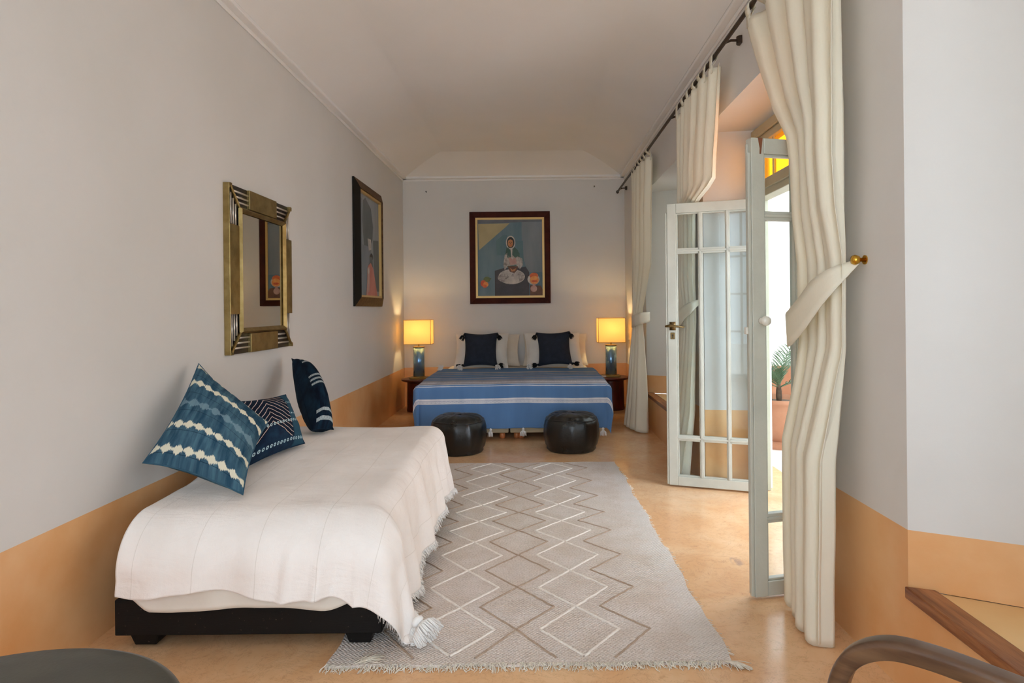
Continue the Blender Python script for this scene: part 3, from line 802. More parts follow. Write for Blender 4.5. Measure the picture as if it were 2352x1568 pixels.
# under-sheet
def hemU(fx): return .376+.007*math.sin(fx*9)-.05*sm(.1,0,fx)-.05*sm(.8,1,fx)
m = MB(); drape(m, -1.445,-.585,2.226,3.80, lambda x,y: zt(x,y)-.026, lambda f_: 0, lambda f_: .10, hemU, .06, .06, .004, 70, 80, seed=4, wr=.003, radF=.16)
obj('under_sheet', m, M['sheet'], None, smooth=True, label='white under sheet showing below the hem of the daybed cover', cat='bed sheet', org=(-1,3,.3), solid=.002)
def hemF(fx): return .358+.012*math.sin(fx*11+1)+.02*sm(.3,.75,fx)+.06*sm(.78,.99,fx)
def hemR(fy): return .455-.05*fy+.012*math.sin(fy*14)
wb = thing('daybed_cover', 'white woven cover draped over the daybed, trailing to the floor at its near corner', 'bed cover', (-1.03,3.0,.45))
m = MB(); bp, bW, bH = drape(m, -1.475,-.552,2.195,3.83, zt, lambda f_: 0, hemR, hemF, .085, .16, .030, 190, 190, seed=1, wr=.011, radF=.20, pleats=((-.73,.030,.036),(-.845,.022,.020),(-1.30,.045,.016)))
obj('cover_cloth', m, M['blanket'], wb, smooth=True, solid=.003)
# fringe along the right hem (last column) and round the corner
m = MB(); rnd = random.Random(5)
hem = [bp[j*bW+bW-1] for j in range(bH)]
for j in range(len(hem)-1):
    a, b = Vector(hem[j]), Vector(hem[j+1])
    nq = 9 if j < 60 else 5
    for q in range(nq):
        p = a.lerp(b, (q+rnd.random())/nq); L = rnd.uniform(.016,.040)
        o_ = Vector((rnd.uniform(.1,.9), rnd.uniform(-.5,.5), -1)).normalized()
        e = p+o_*L; e.z = max(e.z, .019); mdp = p+o_*L*.5+Vector((rnd.uniform(-.004,.004),)*3); mdp.z = max(mdp.z,.020)
        m.tube([p, mdp, e], [.0024,.0022,.0012], 4)
hemf = [bp[i] for i in range(bW-1, bW-40, -1)]
for a, b in zip(hemf, hemf[1:]):
    for q in range(1):
        p = Vector(a).lerp(Vector(b), rnd.random()); e = p+Vector((rnd.uniform(-.006,.006),rnd.uniform(-.01,.004),-rnd.uniform(.006,.02))); e.z = max(e.z,.018); m.tube([p,e],[.001,.0006],3)
obj('fringe', m, M['white_yarn'], wb, smooth=True, kind='stuff', label='shaggy white fringe')
cpt = Vector(bp[bW-1])
m = MB(); tassel(m, (cpt.x+.005,cpt.y+.03,.100), .092, .056, (.55,-.35,-.40), n=300, rnd=rnd, spread=1.0, zmin=.026)
obj('tassel', m, M['white_yarn'], wb, smooth=True, label='white yarn pompom tassel')

# ------------------------------------------------------------------ cushions
def cushion_mesh(mb, c00, c10, c11, c01, th, n=26, pinch=.07, asym=.5, seed=0, exp=.5, wr=.006):
    c00,c10,c11,c01 = [Vector(c) for c in (c00,c10,c11,c01)]
    nrm = (c10-c00+c11-c01).cross(c01-c00+c11-c10).normalized()
    def P(u, v, sgn):
        a, b = 2*u-1, 2*v-1
        u2 = .5+(u-.5)*(1-pinch*(1-b*b)); v2 = .5+(v-.5)*(1-pinch*(1-a*a))
        p = (c00*(1-u2)+c10*u2)*(1-v2)+(c01*(1-u2)+c11*u2)*v2
        h = max(0,(1-a*a)*(1-b*b))**exp*th*(asym if sgn > 0 else 1-asym)
        edge_f = min(1, (1-a*a)*(1-b*b)*4)
        h += edge_f*wr*fbm((u*3+seed, v*3, sgn), 1.4)
        return p+nrm*(h*sgn)
    mb.grid(lambda u,v: P(u,v,1), n, n); mb.grid(lambda u,v: P(u,v,-1), n, n, flip=True)
def piping(mb, c00, c10, c11, c01, pinch=.07, r=.004):
    c00,c10,c11,c01 = [Vector(c) for c in (c00,c10,c11,c01)]
    path = []
    for k_ in range(4):
        for i in range(20):
            t = i/20
            u, v = [(t,0),(1,t),(1-t,1),(0,1-t)][k_]
            a, b = 2*u-1, 2*v-1
            u2 = .5+(u-.5)*(1-pinch*(1-b*b)); v2 = .5+(v-.5)*(1-pinch*(1-a*a))
            path.append((c00*(1-u2)+c10*u2)*(1-v2)+(c01*(1-u2)+c11*u2)*v2)
    mb.tube(path, r, 6, closed=True)
def cushion(name, label, cat, mat, cs, th, group=None, pinch=.07, exp=.5, asym=.5, seed=0, pipe=None, wr=.006):
    c = sum((Vector(q) for q in cs), Vector())/4; zb = min(q[2] for q in cs)
    root = thing(name, label, cat, (c.x, c.y, zb), group)
    m = MB(); cushion_mesh(m, *cs, th, pinch=pinch, exp=exp, asym=asym, seed=seed, wr=wr)
    obj('cushion_cover' if name == 'cushion' else 'pillowcase', m, mat, root, smooth=True)
    m = MB(); piping(m, *cs, pinch=pinch, r=.003); obj('seam', m, pipe or mat, root, smooth=True)
    return root
G = 'indigo cushions on the daybed'
# order: bottom-left, bottom-right, top-right, top-left as seen from the room
cushion('cushion', 'large faded blue tie dyed cushion with white blotchy stripes, nearest on the daybed', 'cushion', M['tiedye'],
        [(-1.565,2.515,.60),(-1.135,2.445,.490),(-1.215,2.87,.695),(-1.57,2.95,.958)], .19, G, pinch=.10, seed=1)
cushion('cushion', 'dark indigo cushion embroidered with pink chevron lines, middle one on the daybed', 'cushion', M['embroid'],
        [(-1.295,2.80,.505),(-1.20,3.28,.512),(-1.355,3.43,.745),(-1.43,3.02,.768)], .15, G, pinch=.07, seed=2)
cushion('cushion', 'near black cushion with rows of white stitched dashes, farthest on the daybed', 'cushion', M['stitched'],
        [(-1.24,3.50,.535),(-1.145,3.58,.525),(-1.45,4.02,.80),(-1.55,4.03,.895)], .25, G, pinch=.03, seed=3, asym=.55)

# ------------------------------------------------------------------ double bed
BX0, BX1, BY0, BY1 = -1.045, .635, 5.77, 7.80
bed = thing('double_bed', 'double bed against the end wall under a blue striped bedspread', 'bed', ((BX0+BX1)/2, 6.8, 0))
xm = -.24
for a, b in ((BX0+.02,xm-.006),(xm+.006,BX1-.02)):
    m = MB(); m.box(a,b,BY0+.03,BY1,.058,.27); obj('box_base', m, M['box_base'], bed, bevel=.012)
    for x in (a+.10, b-.06 if b < 0 else b-.10, a+.06 if a > -.5 else a+.5):
        for y in (BY0+.08, BY1-.1):
            m = MB(); m.lathe([(.012,0),(.024,.006),(.029,.025),(.026,.045),(.018,.058)], (x,y,0), 16); obj('foot', m, M['foot_wood'], bed, smooth=True, label='turned orange wooden foot')
m = MB(); m.box(BX0+.01,BX1-.01,BY0+.02,BY1,.272,.490); obj('mattress', m, M['mattress'], bed, bevel=.05, seg=4, smooth=True)
# fitted sheet at the head
m = MB(); m.box(BX0,BX1,7.0,BY1+.0,.38,.503); obj('fitted_sheet', m, M['sheet'], bed, bevel=.04, seg=4, smooth=True)
bs = thing('bedspread', 'blue and white striped bedspread with white tassels on the double bed', 'bedspread', ((BX0+BX1)/2, 6.4, .5))
OF = .43
def bedtop(x, y): return .516+.012*sm(5.8,6.3,y)-.004*abs(x+.2)
m = MB(); sp, sW, sH = drape(m, BX0-.055,BX1+.055,BY0-.035,7.14, bedtop, lambda f_: .22, lambda f_: .24, lambda f_: OF, .05, .05, .010, 130, 130, seed=3, wr=.006)
# re-map v so that 0 is the front hem and 1 is two metres behind it
y_h = BY0-.035+.05-OF
m.uv = {i: (u_, (v_-y_h)/2.0) for i, (u_, v_) in m.uv.items()}
obj('bedspread_cloth', m, M['bedspread'], bs, smooth=True, solid=.003)
rnd = random.Random(8)
front = [sp[i] for i in range(sW)]
def nearest(row, x): return min(row, key=lambda p: abs(p[0]-x))
for x in (-.405, -.10, .245, .60):
    p = nearest(front, x); m = MB(); tassel(m, (p[0],p[1]-.004,p[2]+.004), .075, .030, (0,-.15,-1), n=36, rnd=rnd); obj('tassel', m, M['white_yarn'], bs, smooth=True, label='white tassel on the front hem')
back = [sp[(sH-1)*sW+i] for i in range(sW)]
for x, tl in ((-.845,(.3,-1,-.25)),(-.43,(.35,-1,-.3)),(-.085,(.5,-1,-.3)),(.40,(-.2,-1,-.3)),(-1.02,(-.4,-.8,-.2))):
    p = nearest(back, x); m = MB(); tassel(m, (x,7.03,.568), .085, .036, (tl[0],tl[1],-.30), n=44, rnd=rnd); obj('tassel', m, M['white_yarn'], bs, smooth=True, label='white tassel on the back hem')

PG = 'pillows at the head of the double bed'
def pill(cx, w_, zb, h_, yb, yt, th, label, mat, grp, dx=0, tilt=0, pinch=.07, seed=0):
    return cushion('pillow', label, 'pillow', mat, [(cx-w_/2,yb,zb),(cx+w_/2,yb,zb+tilt),(cx+w_/2+dx,yt,zb+h_+tilt),(cx-w_/2+dx,yt,zb+h_-0)], th, grp, pinch=pinch, exp=.46, seed=seed, wr=.014)
pill(-.57,.78,.515,.37,7.55,7.74,.12,'cream pillow leaning on the end wall, left one of the back row',M['pillow_cream'],PG,seed=5)
pill(.25,.78,.515,.37,7.55,7.74,.12,'cream pillow leaning on the end wall, right one of the back row',M['pillow_cream'],PG,seed=6)
pill(-.62,.63,.515,.392,7.28,7.52,.21,'white pillow behind the left dark tasselled cushion',M['pillow'],PG,seed=7)
pill(.235,.66,.515,.392,7.28,7.52,.21,'white pillow behind the right dark tasselled cushion',M['pillow'],PG,dx=-.03,seed=8)
def darkc(cx, label, rot, seed):
    w_, h_ = .385, .375; yb, yt, zb = 7.12, 7.27, .550
    ca, sa = math.cos(rot), math.sin(rot)
    cs = []
    for (a, b) in ((-w_/2,0),(w_/2,0),(w_/2,h_),(-w_/2,h_)):
        cs.append((cx+a*ca-b*sa*1.0, yb+(yt-yb)*(b/h_), zb+b*ca+a*sa*.5+abs(sa)*.06))
    r = cushion('cushion', label, 'cushion', M['navy'], cs, .13, 'dark tasselled cushions on the double bed', pinch=.11, seed=seed)
    for i, c_ in enumerate(cs):
        s_ = -1 if i in (0,3) else 1
        m = MB()
        d = (s_*.55,-.3,-.85) if i >= 2 else (s_*1,-.35,-.12)
        tassel(m, (c_[0]-s_*.01, c_[1]-.012, c_[2]-.008+(.028 if i < 2 else 0)), .085, .030, d, n=40, rnd=rnd)
        obj('tassel', m, M['black_yarn'], r, smooth=True, label='black corner tassel')
darkc(-.615, 'square dark navy cushion with black corner tassels, left one on the double bed', 0, 3)
darkc(.235, 'square dark navy cushion with black corner tassels, right one on the double bed', .06, 4)

# ------------------------------------------------------------------ bedside tables and lamps
def nightstand(x, y, label):
    t = thing('bedside_table', label, 'bedside table', (x,y,0), 'dark red drum bedside tables')
    m = MB(); m.lathe([(.168,0),(.172,.02),(.165,.04),(.162,.33),(.166,.352)], (x,y,0), 40); obj('drum', m, M['lacquer'], t, smooth=True)
    m = MB(); m.lathe([(.20,.352),(.228,.362),(.232,.372),(.228,.382),(.20,.386)], (x,y,0), 48); obj('table_top', m, M['lacquer'], t, smooth=False)
    return t
n1_ = nightstand(-1.352,7.50,'dark red drum bedside table left of the double bed')
dup(n1_, (.892,7.50,0), 'dark red drum bedside table right of the double bed')
def lamp(x, y, label):
    z0 = .387
    t = thing('table_lamp', label, 'table lamp', (x,y,z0), 'bedside lamps with cream box shades')
    m = MB(); m.box(x-.10,x+.10,y-.08,y+.08,z0,z0+.018); obj('base', m, M['base_brass'], t, bevel=.004)
    m = MB(); m.lathe([(.066,.018),(.066,.372)], (x,y,z0), 40); o = obj('column', m, M['chrome_blue'], t)
    for p in o.data.polygons: p.use_smooth = len(p.vertices) == 4
    for q0, q1 in ((.018,.026),(.366,.375)):
        m = MB(); m.lathe([(.069,q0),(.069,q1)], (x,y,z0), 40); obj('rim', m, M['base_brass'], t)
    m = MB(); m.tube([(x,y,z0+.372),(x,y,z0+.50)], .008, 10); m.tube([(x,y,z0+.47),(x,y,z0+.52)], .016, 12); obj('neck', m, M['brass'], t)
    m = MB(); m.lathe([(.012,.52),(.022,.545),(.026,.57),(.020,.595),(.006,.607)], (x,y,z0), 16)
    b_ = Mat('bulb_glow', (255,240,220), .5); b_.b.inputs['Emission Color'].default_value = (1,.74,.36,1); b_.b.inputs['Emission Strength'].default_value = 240
    M.setdefault('bulb', b_.m); bo = obj('bulb', m, M['bulb'], t, smooth=True)
    sx, sy, s0, s1 = .158, .10, z0+.405, z0+.69
    m = MB()
    q = [(x-sx,y-sy),(x+sx,y-sy),(x+sx,y+sy),(x-sx,y+sy)]
    for i in range(4):
        a, b = q[i], q[(i+1)%4]; m.quad((*a,s0),(*b,s0),(*b,s1),(*a,s1))
    sh = obj('lamp_shade', m, M['shade'], t, solid=.002)
    m = MB()
    for z in (s0, s1):
        for i in range(4): m.tube([(*q[i],z),(*q[(i+1)%4],z)], .003, 6)
    for i in range(4): m.tube([(*q[i],s0),(*q[i],s1)], .0025, 6)
    obj('shade_wire', m, M['shade_trim'], sh)
    return t
l1 = lamp(-1.372,7.48,'lit bedside lamp on the left of the bed, blue chrome column and cream shade')
l2 = dup(l1, (.905,7.48,.387), 'lit bedside lamp on the right of the bed, chrome column and cream shade')
m = MB(); m.box(.775,.835,7.38,7.43,.387,.405); obj('small_box', m, M['sheet'], None, bevel=.004, label='small pale box on the bedside table beside the right lamp', cat='box', org=(.8,7.4,.387))

# ------------------------------------------------------------------ poufs
def pouf(x, y, label):
    t = thing('pouf', label, 'pouf', (x,y,0), 'black leather poufs at the foot of the bed')
    def fn(r, z, a):
        k_ = 1+.010*math.cos(a*12)*(1 if .03 < z < .29 else .3)+.006*math.sin(a*5+z*9)
        dz = .003*math.sin(a*16)*(r/.23)*(1 if z > .24 else 0)+.004*math.sin(a*3+1)
        return r*k_, max(0, z+(dz if z > .05 else 0))
    m = MB(); m.lathe([(.15,.0),(.200,.002),(.210,.014),(.206,.03),(.220,.05),(.232,.10),(.236,.16),(.233,.21),(.224,.25),(.212,.268),(.205,.276),(.192,.292),(.165,.304),(.12,.312),(.06,.315),(.018,.312)], (x,y,0), 96, fn=fn)
    obj('pouf_cover', m, M['leather'], t, smooth=True)
    m = MB(); m.tube([(x+.214*math.cos(a*2*PI/64),y+.214*math.sin(a*2*PI/64),.266+.004*math.sin(a*2*PI/64*3+1)) for a in range(64)], .006, 8, closed=True); obj('piping', m, M['leather'], t, smooth=True)
    m = MB(); m.lathe([(.03,.308),(.03,.316),(.02,.320),(.004,.321)], (x,y,0), 20); obj('button', m, M['leather'], t, smooth=True)
    return t
p1 = pouf(-.650,5.33,'round black leather pouf at the foot of the bed, partly behind the white daybed')
dup(p1, (.305,5.375,0), 'round black leather pouf at the foot of the bed, on the door side')

# ------------------------------------------------------------------ mirror on the left wall
MY0, MY1, MZ0, MZ1 = 3.30, 4.14, .970, 1.876
mr = thing('wall_mirror', 'bronze framed mirror with fluted corners on the left wall above the daybed', 'mirror', (XL,(MY0+MY1)/2,MZ0))
X0 = XL+.004; XT = XL+.034
m = MB(); m.box(XL,XT,MY0,MY1,MZ0,MZ1); 
# cut out the glass opening by building four members instead
m = MB(); fw = .125
m.box(XL,XT-.018,MY0,MY0+fw,MZ0,MZ1); m.box(XL,XT-.018,MY1-fw,MY1,MZ0,MZ1); m.box(XL,XT-.018,MY0+fw,MY1-fw,MZ0,MZ0+fw); m.box(XL,XT-.018,MY0+fw,MY1-fw,MZ1-fw,MZ1)
obj('frame_back', m, M['dark_recess'], mr)
m = MB(); cl_ = .215
def plate(a,b,c_,d,x1=XT): m.box(XT-.019,x1,a,b,c_,d)
ym, zm = (MY0+MY1)/2, (MZ0+MZ1)/2
plate(MY0,MY0+fw-.018,MZ0+cl_,MZ1-cl_); plate(MY1-fw+.018,MY1,MZ0+cl_,MZ1-cl_)
plate(MY0+.235,MY1-.235,MZ0,MZ0+fw-.018); plate(MY0+.235,MY1-.235,MZ1-fw+.018,MZ1)
m.box(XL,XT,MY0-.004,MY0,MZ0,MZ1)
for z in (MZ0, MZ1-.012): m.box(XT-.006,XT,MY0,MY0+.03,z,z+.012)
obj('frame_plate', m, M['bronze'], mr, bevel=.002)
for (yc, sy) in ((MY0,1),(MY1,-1)):
    for (zc, sz) in ((MZ0,1),(MZ1,-1)):
        m = MB()
        for i in range(3):
            q = .032+i*.027
            m.tube([(XT-.012,yc+sy*q,zc+sz*(q+.014)),(XT-.012,yc+sy*q,zc+sz*(cl_+.001))], .0058, 8)
            m.tube([(XT-.012,yc+sy*(q+.014),zc+sz*q),(XT-.012,yc+sy*.236,zc+sz*q)], .0058, 8)
        fl_ = obj('fluted_corner', m, M['silver_strip'], mr, smooth=True, label='silver rods set in a dark corner')
        m = MB()
        a = Vector((XT-.004,yc+sy*.012,zc+sz*.012)); b = Vector((XT-.004,yc+sy*(fw-.014),zc+sz*(fw-.014)))
        m.tube([a,b], .009, 6)
        m.box(XT-.019,XT+.002,min(yc,yc+sy*.024),max(yc,yc+sy*.024),min(zc,zc+sz*.024),max(zc,zc+sz*.024))
        obj('mitre_bar', m, M['bronze'], fl_)
m = MB(); a0,a1,c0,c1 = MY0+fw-.016, MY1-fw+.016, MZ0+fw-.016, MZ1-fw+.016; bw = .030
def bevelframe(mb, a0,a1,c0,c1,bw,xo,xp,xi):
    o_ = [(a0,c0),(a1,c0),(a1,c1),(a0,c1)]; md_ = [(a0+bw*.35,c0+bw*.35),(a1-bw*.35,c0+bw*.35),(a1-bw*.35,c1-bw*.35),(a0+bw*.35,c1-bw*.35)]; i_ = [(a0+bw,c0+bw),(a1-bw,c0+bw),(a1-bw,c1-bw),(a0+bw,c1-bw)]
    P = [(xo,*p) for p in o_]+[(xp,*p) for p in md_]+[(xi,*p) for p in i_]
    fs = []
    for r_ in (0,4):
        for i in range(4): fs.append((r_+i,r_+(i+1)%4,r_+4+(i+1)%4,r_+4+i))
    mb.add(P, fs)
bevelframe(m, a0,a1,c0,c1,bw,XT-.006,XT+.012,XT-.004); obj('inner_bezel', m, M['bronze'], mr, bevel=.001)
m = MB(); m.quad((XT-.010,a0+bw*.5,c0+bw*.5),(XT-.010,a1-bw*.5,c0+bw*.5),(XT-.010,a1-bw*.5,c1-bw*.5),(XT-.010,a0+bw*.5,c1-bw*.5)); obj('mirror_glass', m, M['mirror'], mr)

# ------------------------------------------------------------------ paintings
PC = {
 'blue': paint('blue_grey', (112,132,142), (84,112,126), 5, (1,1,.25)), 'grey': paint('cool_grey', (128,134,142), (112,122,130), 5, (1,1,.25)),
 'teal': paint('teal', (74,108,122), (92,120,126), 6, (1,1,.3)), 'cream': paint('cream', (178,164,124), (166,152,112), 4),
 'strip': paint('slate', (92,96,108), (104,108,116), 6), 'skin': paint('skin', (176,112,66), (196,134,84), 20), 'hair': paint('dark_hair', (40,34,30)),
 'green': paint('deep_green', (44,72,60), (70,100,88), 14, (1,1,.3)), 'silver': paint('silver_grey', (196,186,180), (120,112,108), 24), 'white': paint('off_white', (206,198,190), (170,162,156), 16),
 'chair': paint('charcoal', (70,64,68), (58,54,58), 8), 'red': paint('vermilion', (190,66,38), (214,112,60), 16), 'pinkish': paint('dusty_pink', (176,134,124), (194,160,148), 10),
 'leaf': paint('leaf', (84,96,54), (112,116,70), 20), 'orange': paint('orange', (214,120,52), (232,160,84), 18), 'brown': paint('brown', (92,56,40), (112,74,52), 12),
 'rose': paint('rose_robe', (176,102,92), (196,126,112), 8, (1,1,.3)), 'pale': paint('pale_grey', (150,154,158), (132,140,148), 6, (1,1,.3)), 'dkgrey': paint('dark_grey', (88,94,96), (104,108,110), 6, (1,1,.3)),
}
def ell(cx, cy, rx, ry, n=22, a0=0, a1=2*PI): return [(cx+rx*math.cos(a0+(a1-a0)*i/n), cy+ry*math.sin(a0+(a1-a0)*i/n)) for i in range(n)]
def frame_members(mb, W_, H_, w_, zo, zi, T_):
    """mitred picture frame in local (a across, b up, c out of the wall); outer height zo, inner height zi"""
    o_ = [(0,0),(W_,0),(W_,H_),(0,H_)]; i_ = [(w_,w_),(W_-w_,w_),(W_-w_,H_-w_),(w_,H_-w_)]
    for i in range(4):
        j = (i+1) % 4
        P = [(*o_[i],0),(*o_[j],0),(*o_[j],zo),(*o_[i],zo),(*i_[i],0),(*i_[j],0),(*i_[j],zi),(*i_[i],zi)]
        mb.add([T_(*p) for p in P], [(0,1,2,3),(3,2,6,7),(7,6,5,4),(0,3,7,4),(1,5,6,2),(0,4,5,1)])
# painting over the bed
PX0, PX1, PZ0, PZ1 = -.792, .205, 1.262, 2.402
pt = thing('painting', 'painting of a seated woman in a headscarf, mahogany frame, above the bed', 'painting', ((PX0+PX1)/2,YB,PZ0), 'framed paintings')
TB = lambda a,b,c: (PX0+a, YB-.002-c, PZ0+b)
W_, H_ = PX1-PX0, PZ1-PZ0
m = MB(); frame_members(m, W_, H_, .072, .036, .026, TB); obj('picture_frame', m, M['mahogany'], pt, bevel=.003)
m = MB(); 
o_w = .074
def slip(mb, W_, H_, a, wd, h, T_):
    for (x0_,x1_,y0_,y1_) in ((a,W_-a,a,a+wd),(a,W_-a,H_-a-wd,H_-a),(a,a+wd,a+wd,H_-a-wd),(W_-a-wd,W_-a,a+wd,H_-a-wd)):
        P = [T_(x_,y_,c_) for c_ in (0,h) for (x_,y_) in ((x0_,y0_),(x1_,y0_),(x1_,y1_),(x0_,y1_))]
        mb.add(P, [(0,3,2,1),(4,5,6,7),(0,1,5,4),(1,2,6,5),(2,3,7,6),(3,0,4,7)])
slip(m, W_, H_, .072, .026, .022, TB); obj('gilt_slip', m, M['gilt'], pt)
def canvas(shapes, names, T_, quadpts, parent):
    m = MB(); idx = {n_: i for i, n_ in enumerate(names)}
    m.poly([T_(a,b,.010) for a,b in quadpts], idx[shapes[0][0]])
    for kx, (nm, pts) in enumerate(shapes[1:]):
        m.poly([T_(a,b,.0104+.00035*kx) for a,b in pts], idx[nm])
    # keep every shape's normal facing into the room
    obj('canvas', m, [PC[n_] for n_ in names], parent)
# picture coordinates: measured on a 1050 x 1200 drawing board inside the frame opening
def PB(x, y): return (.098+(x-345)/(1245-345)*(W_-.196), H_-.098-(y-265)/(1325-265)*(H_-.196))
sh = [('blue', None),
 ('grey', [(960,300),(1245,300),(1245,1000),(1050,1000),(990,840),(960,600)]),
 ('teal', [(600,560),(700,480),(760,480),(720,760),(610,760)]), ('teal', [(880,560),(975,560),(985,840),(900,840)]),
 ('strip', [(345,265),(1245,265),(1245,295),(345,318)]),
 ('cream', [(352,322),(795,314),(735,370),(360,690)]),
 ('chair', [(580,975),(700,940),(960,930),(1010,920),(1060,1000),(1060,1325),(580,1325)]),
 ('green', [(745,650),(800,640),(860,650),(905,690),(935,800),(930,900),(760,930),(720,800)]),
 ('silver', [(720,760),(760,720),(790,800),(830,760),(870,800),(905,770),(965,810),(975,900),(930,960),(880,900),(760,910),(720,970),(700,900)]),
 ('pinkish', [(770,800),(800,790),(830,820),(870,790),(890,880),(800,900)]),
 ('white', ell(815,1060,185,105)), ('silver', ell(700,1075,80,55)), ('silver', ell(900,1060,90,70)), ('white', ell(830,1110,90,50)),
 ('brown', [(760,915),(905,915),(890,975),(850,1010),(790,990)]), ('skin', [(790,935),(830,965),(880,940),(860,985),(815,990)]),
 ('white', ell(805,585,66,95)), ('hair', ell(805,585,52,78)), ('skin', ell(803,592,38,58)), ('hair', [(765,560),(800,512),(842,555),(800,540)]),
 ('hair', ell(789,582,7,5,10)), ('hair', ell(820,582,7,5,10)), ('red', ell(804,622,10,4,10)), ('brown', [(801,590),(807,590),(810,606),(799,606)]),
 ('green', [(760,660),(780,650),(775,800),(755,790)]), ('green', [(885,670),(930,740),(925,790),(900,780)]), ('white', [(800,660),(830,655),(825,780),(812,780)]),
 ('leaf', ell(470,1095,48,38)), ('red', ell(420,1150,40,45)), ('orange', ell(455,1165,36,36)), ('red', ell(440,1190,30,22)), ('leaf', [(480,1080),(535,1075),(500,1130)]),
 ('brown', [(1070,1180),(1220,1190),(1245,1240),(1245,1325),(1070,1325)]),
 ('white', ell(1120,1100,85,75)), ('red', ell(1125,1050,60,42)), ('orange', ell(1130,1110,62,58)), ('red', ell(1130,1125,40,16)), ('pinkish', ell(1122,1230,46,46)), ('pinkish', [(1105,1160),(1150,1160),(1140,1200),(1110,1200)])]
sh = [(n_, None if p is None else [PB(*q) for q in p]) for n_, p in sh]
canvas(sh, ['blue','grey','teal','strip','cream','chair','green','silver','pinkish','white','brown','skin','hair','red','leaf','orange'], TB, [(.09,.09),(W_-.09,.09),(W_-.09,H_-.09),(.09,H_-.09)], pt)
# painting on the left wall
QY0, QY1, QZ0, QZ1 = 5.65, 6.66, 1.235, 2.400
p2 = thing('painting', 'blue grey painting of a robed figure, dark frame, on the left wall past the mirror', 'painting', (XL,(QY0+QY1)/2,QZ0), 'framed paintings')
TL_ = lambda a,b,c: (XL+.002+c, QY0+a, QZ0+b)
W2_, H2_ = QY1-QY0, QZ1-QZ0
m = MB(); frame_members(m, W2_, H2_, .085, .016, .052, TL_); o = obj('picture_frame', m, [M['brown_frame'], M['shaded_frame']], p2)
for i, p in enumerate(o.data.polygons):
    if i//6 in (3,): p.material_index = 1  # member sloping towards the camera gets its shade as a black colour
m = MB(); slip(m, W2_, H2_, .083, .022, .036, TL_); obj('gilt_slip', m, M['gilt'], p2)
def PL(x, y): return (.105+(x)*(W2_-.21), .105+(1-y)*(H2_-.21))
sh = [('pale', None), ('grey', [(0,0),(.22,.05),(.2,1),(0,1)]), ('dkgrey', [(.26,.06),(.36,.02),(.62,.10),(.72,.28),(.68,.42),(.55,.5),(.28,.5),(.22,.25)]),
 ('grey', [(.22,.5),(.6,.5),(.66,1),(.2,1)]), ('dkgrey', [(.70,.42),(.98,.40),(1,.95),(.80,.95),(.72,.6)]),
 ('white', [(.45,.42),(.60,.42),(.62,.52),(.5,.54)]), ('brown', ell(.58,.62,.06,.045)), ('hair', ell(.62,.60,.07,.04)), ('dkgrey', [(.52,.6),(.66,.6),(.68,.70),(.52,.72)]),
 ('rose', [(.45,.70),(.58,.66),(.70,.72),(.90,1),(.36,1)]), ('pinkish', [(.42,.72),(.52,.70),(.50,.95),(.38,1)]), ('white', ell(.47,.75,.035,.03))]
sh = [(n_, None if p is None else [PL(*q) for q in p]) for n_, p in sh]
canvas(sh, ['pale','grey','dkgrey','white','brown','hair','rose','pinkish'], TL_, [(.095,.095),(W2_-.095,.095),(W2_-.095,H2_-.095),(.095,H2_-.095)], p2)

for x, z, lab in ((-1.325,2.655,'small nail high in the end wall, left of the painting'),(.76,2.70,'small nail high in the end wall, right of the painting')):
    m = MB(); m.tube([(x,YB,z),(x,YB-.03,z+.004)], .005, 8); m.tube([(x,YB-.03,z+.004),(x,YB-.034,z+.005)], .010, 8); obj('wall_nail', m, M['steel_nail'], None, label=lab, cat='nail', org=(x,YB,z))

# ------------------------------------------------------------------ foreground: round table, armchair
rt = thing('round_table', 'round dark grey table cut off by the bottom left corner of the photo', 'table', (-.965,.962,0))
cx, cy = -.965, .962
m = MB(); m.lathe([(.30,.455),(.360,.458),(.373,.470),(.376,.482),(.372,.492),(.360,.4975),(.31,.4995),(.1,.500)], (cx,cy,0), 96); obj('table_top', m, M['table_top'], rt, smooth=True)
m = MB(); m.lathe([(.05,.03),(.045,.08),(.04,.40),(.09,.455)], (cx,cy,0), 24); obj('pedestal', m, M['black_wood'], rt, smooth=True)
m = MB(); m.lathe([(.22,0),(.225,.01),(.20,.022),(.05,.035)], (cx,cy,0), 48); obj('foot', m, M['black_wood'], rt, smooth=True)

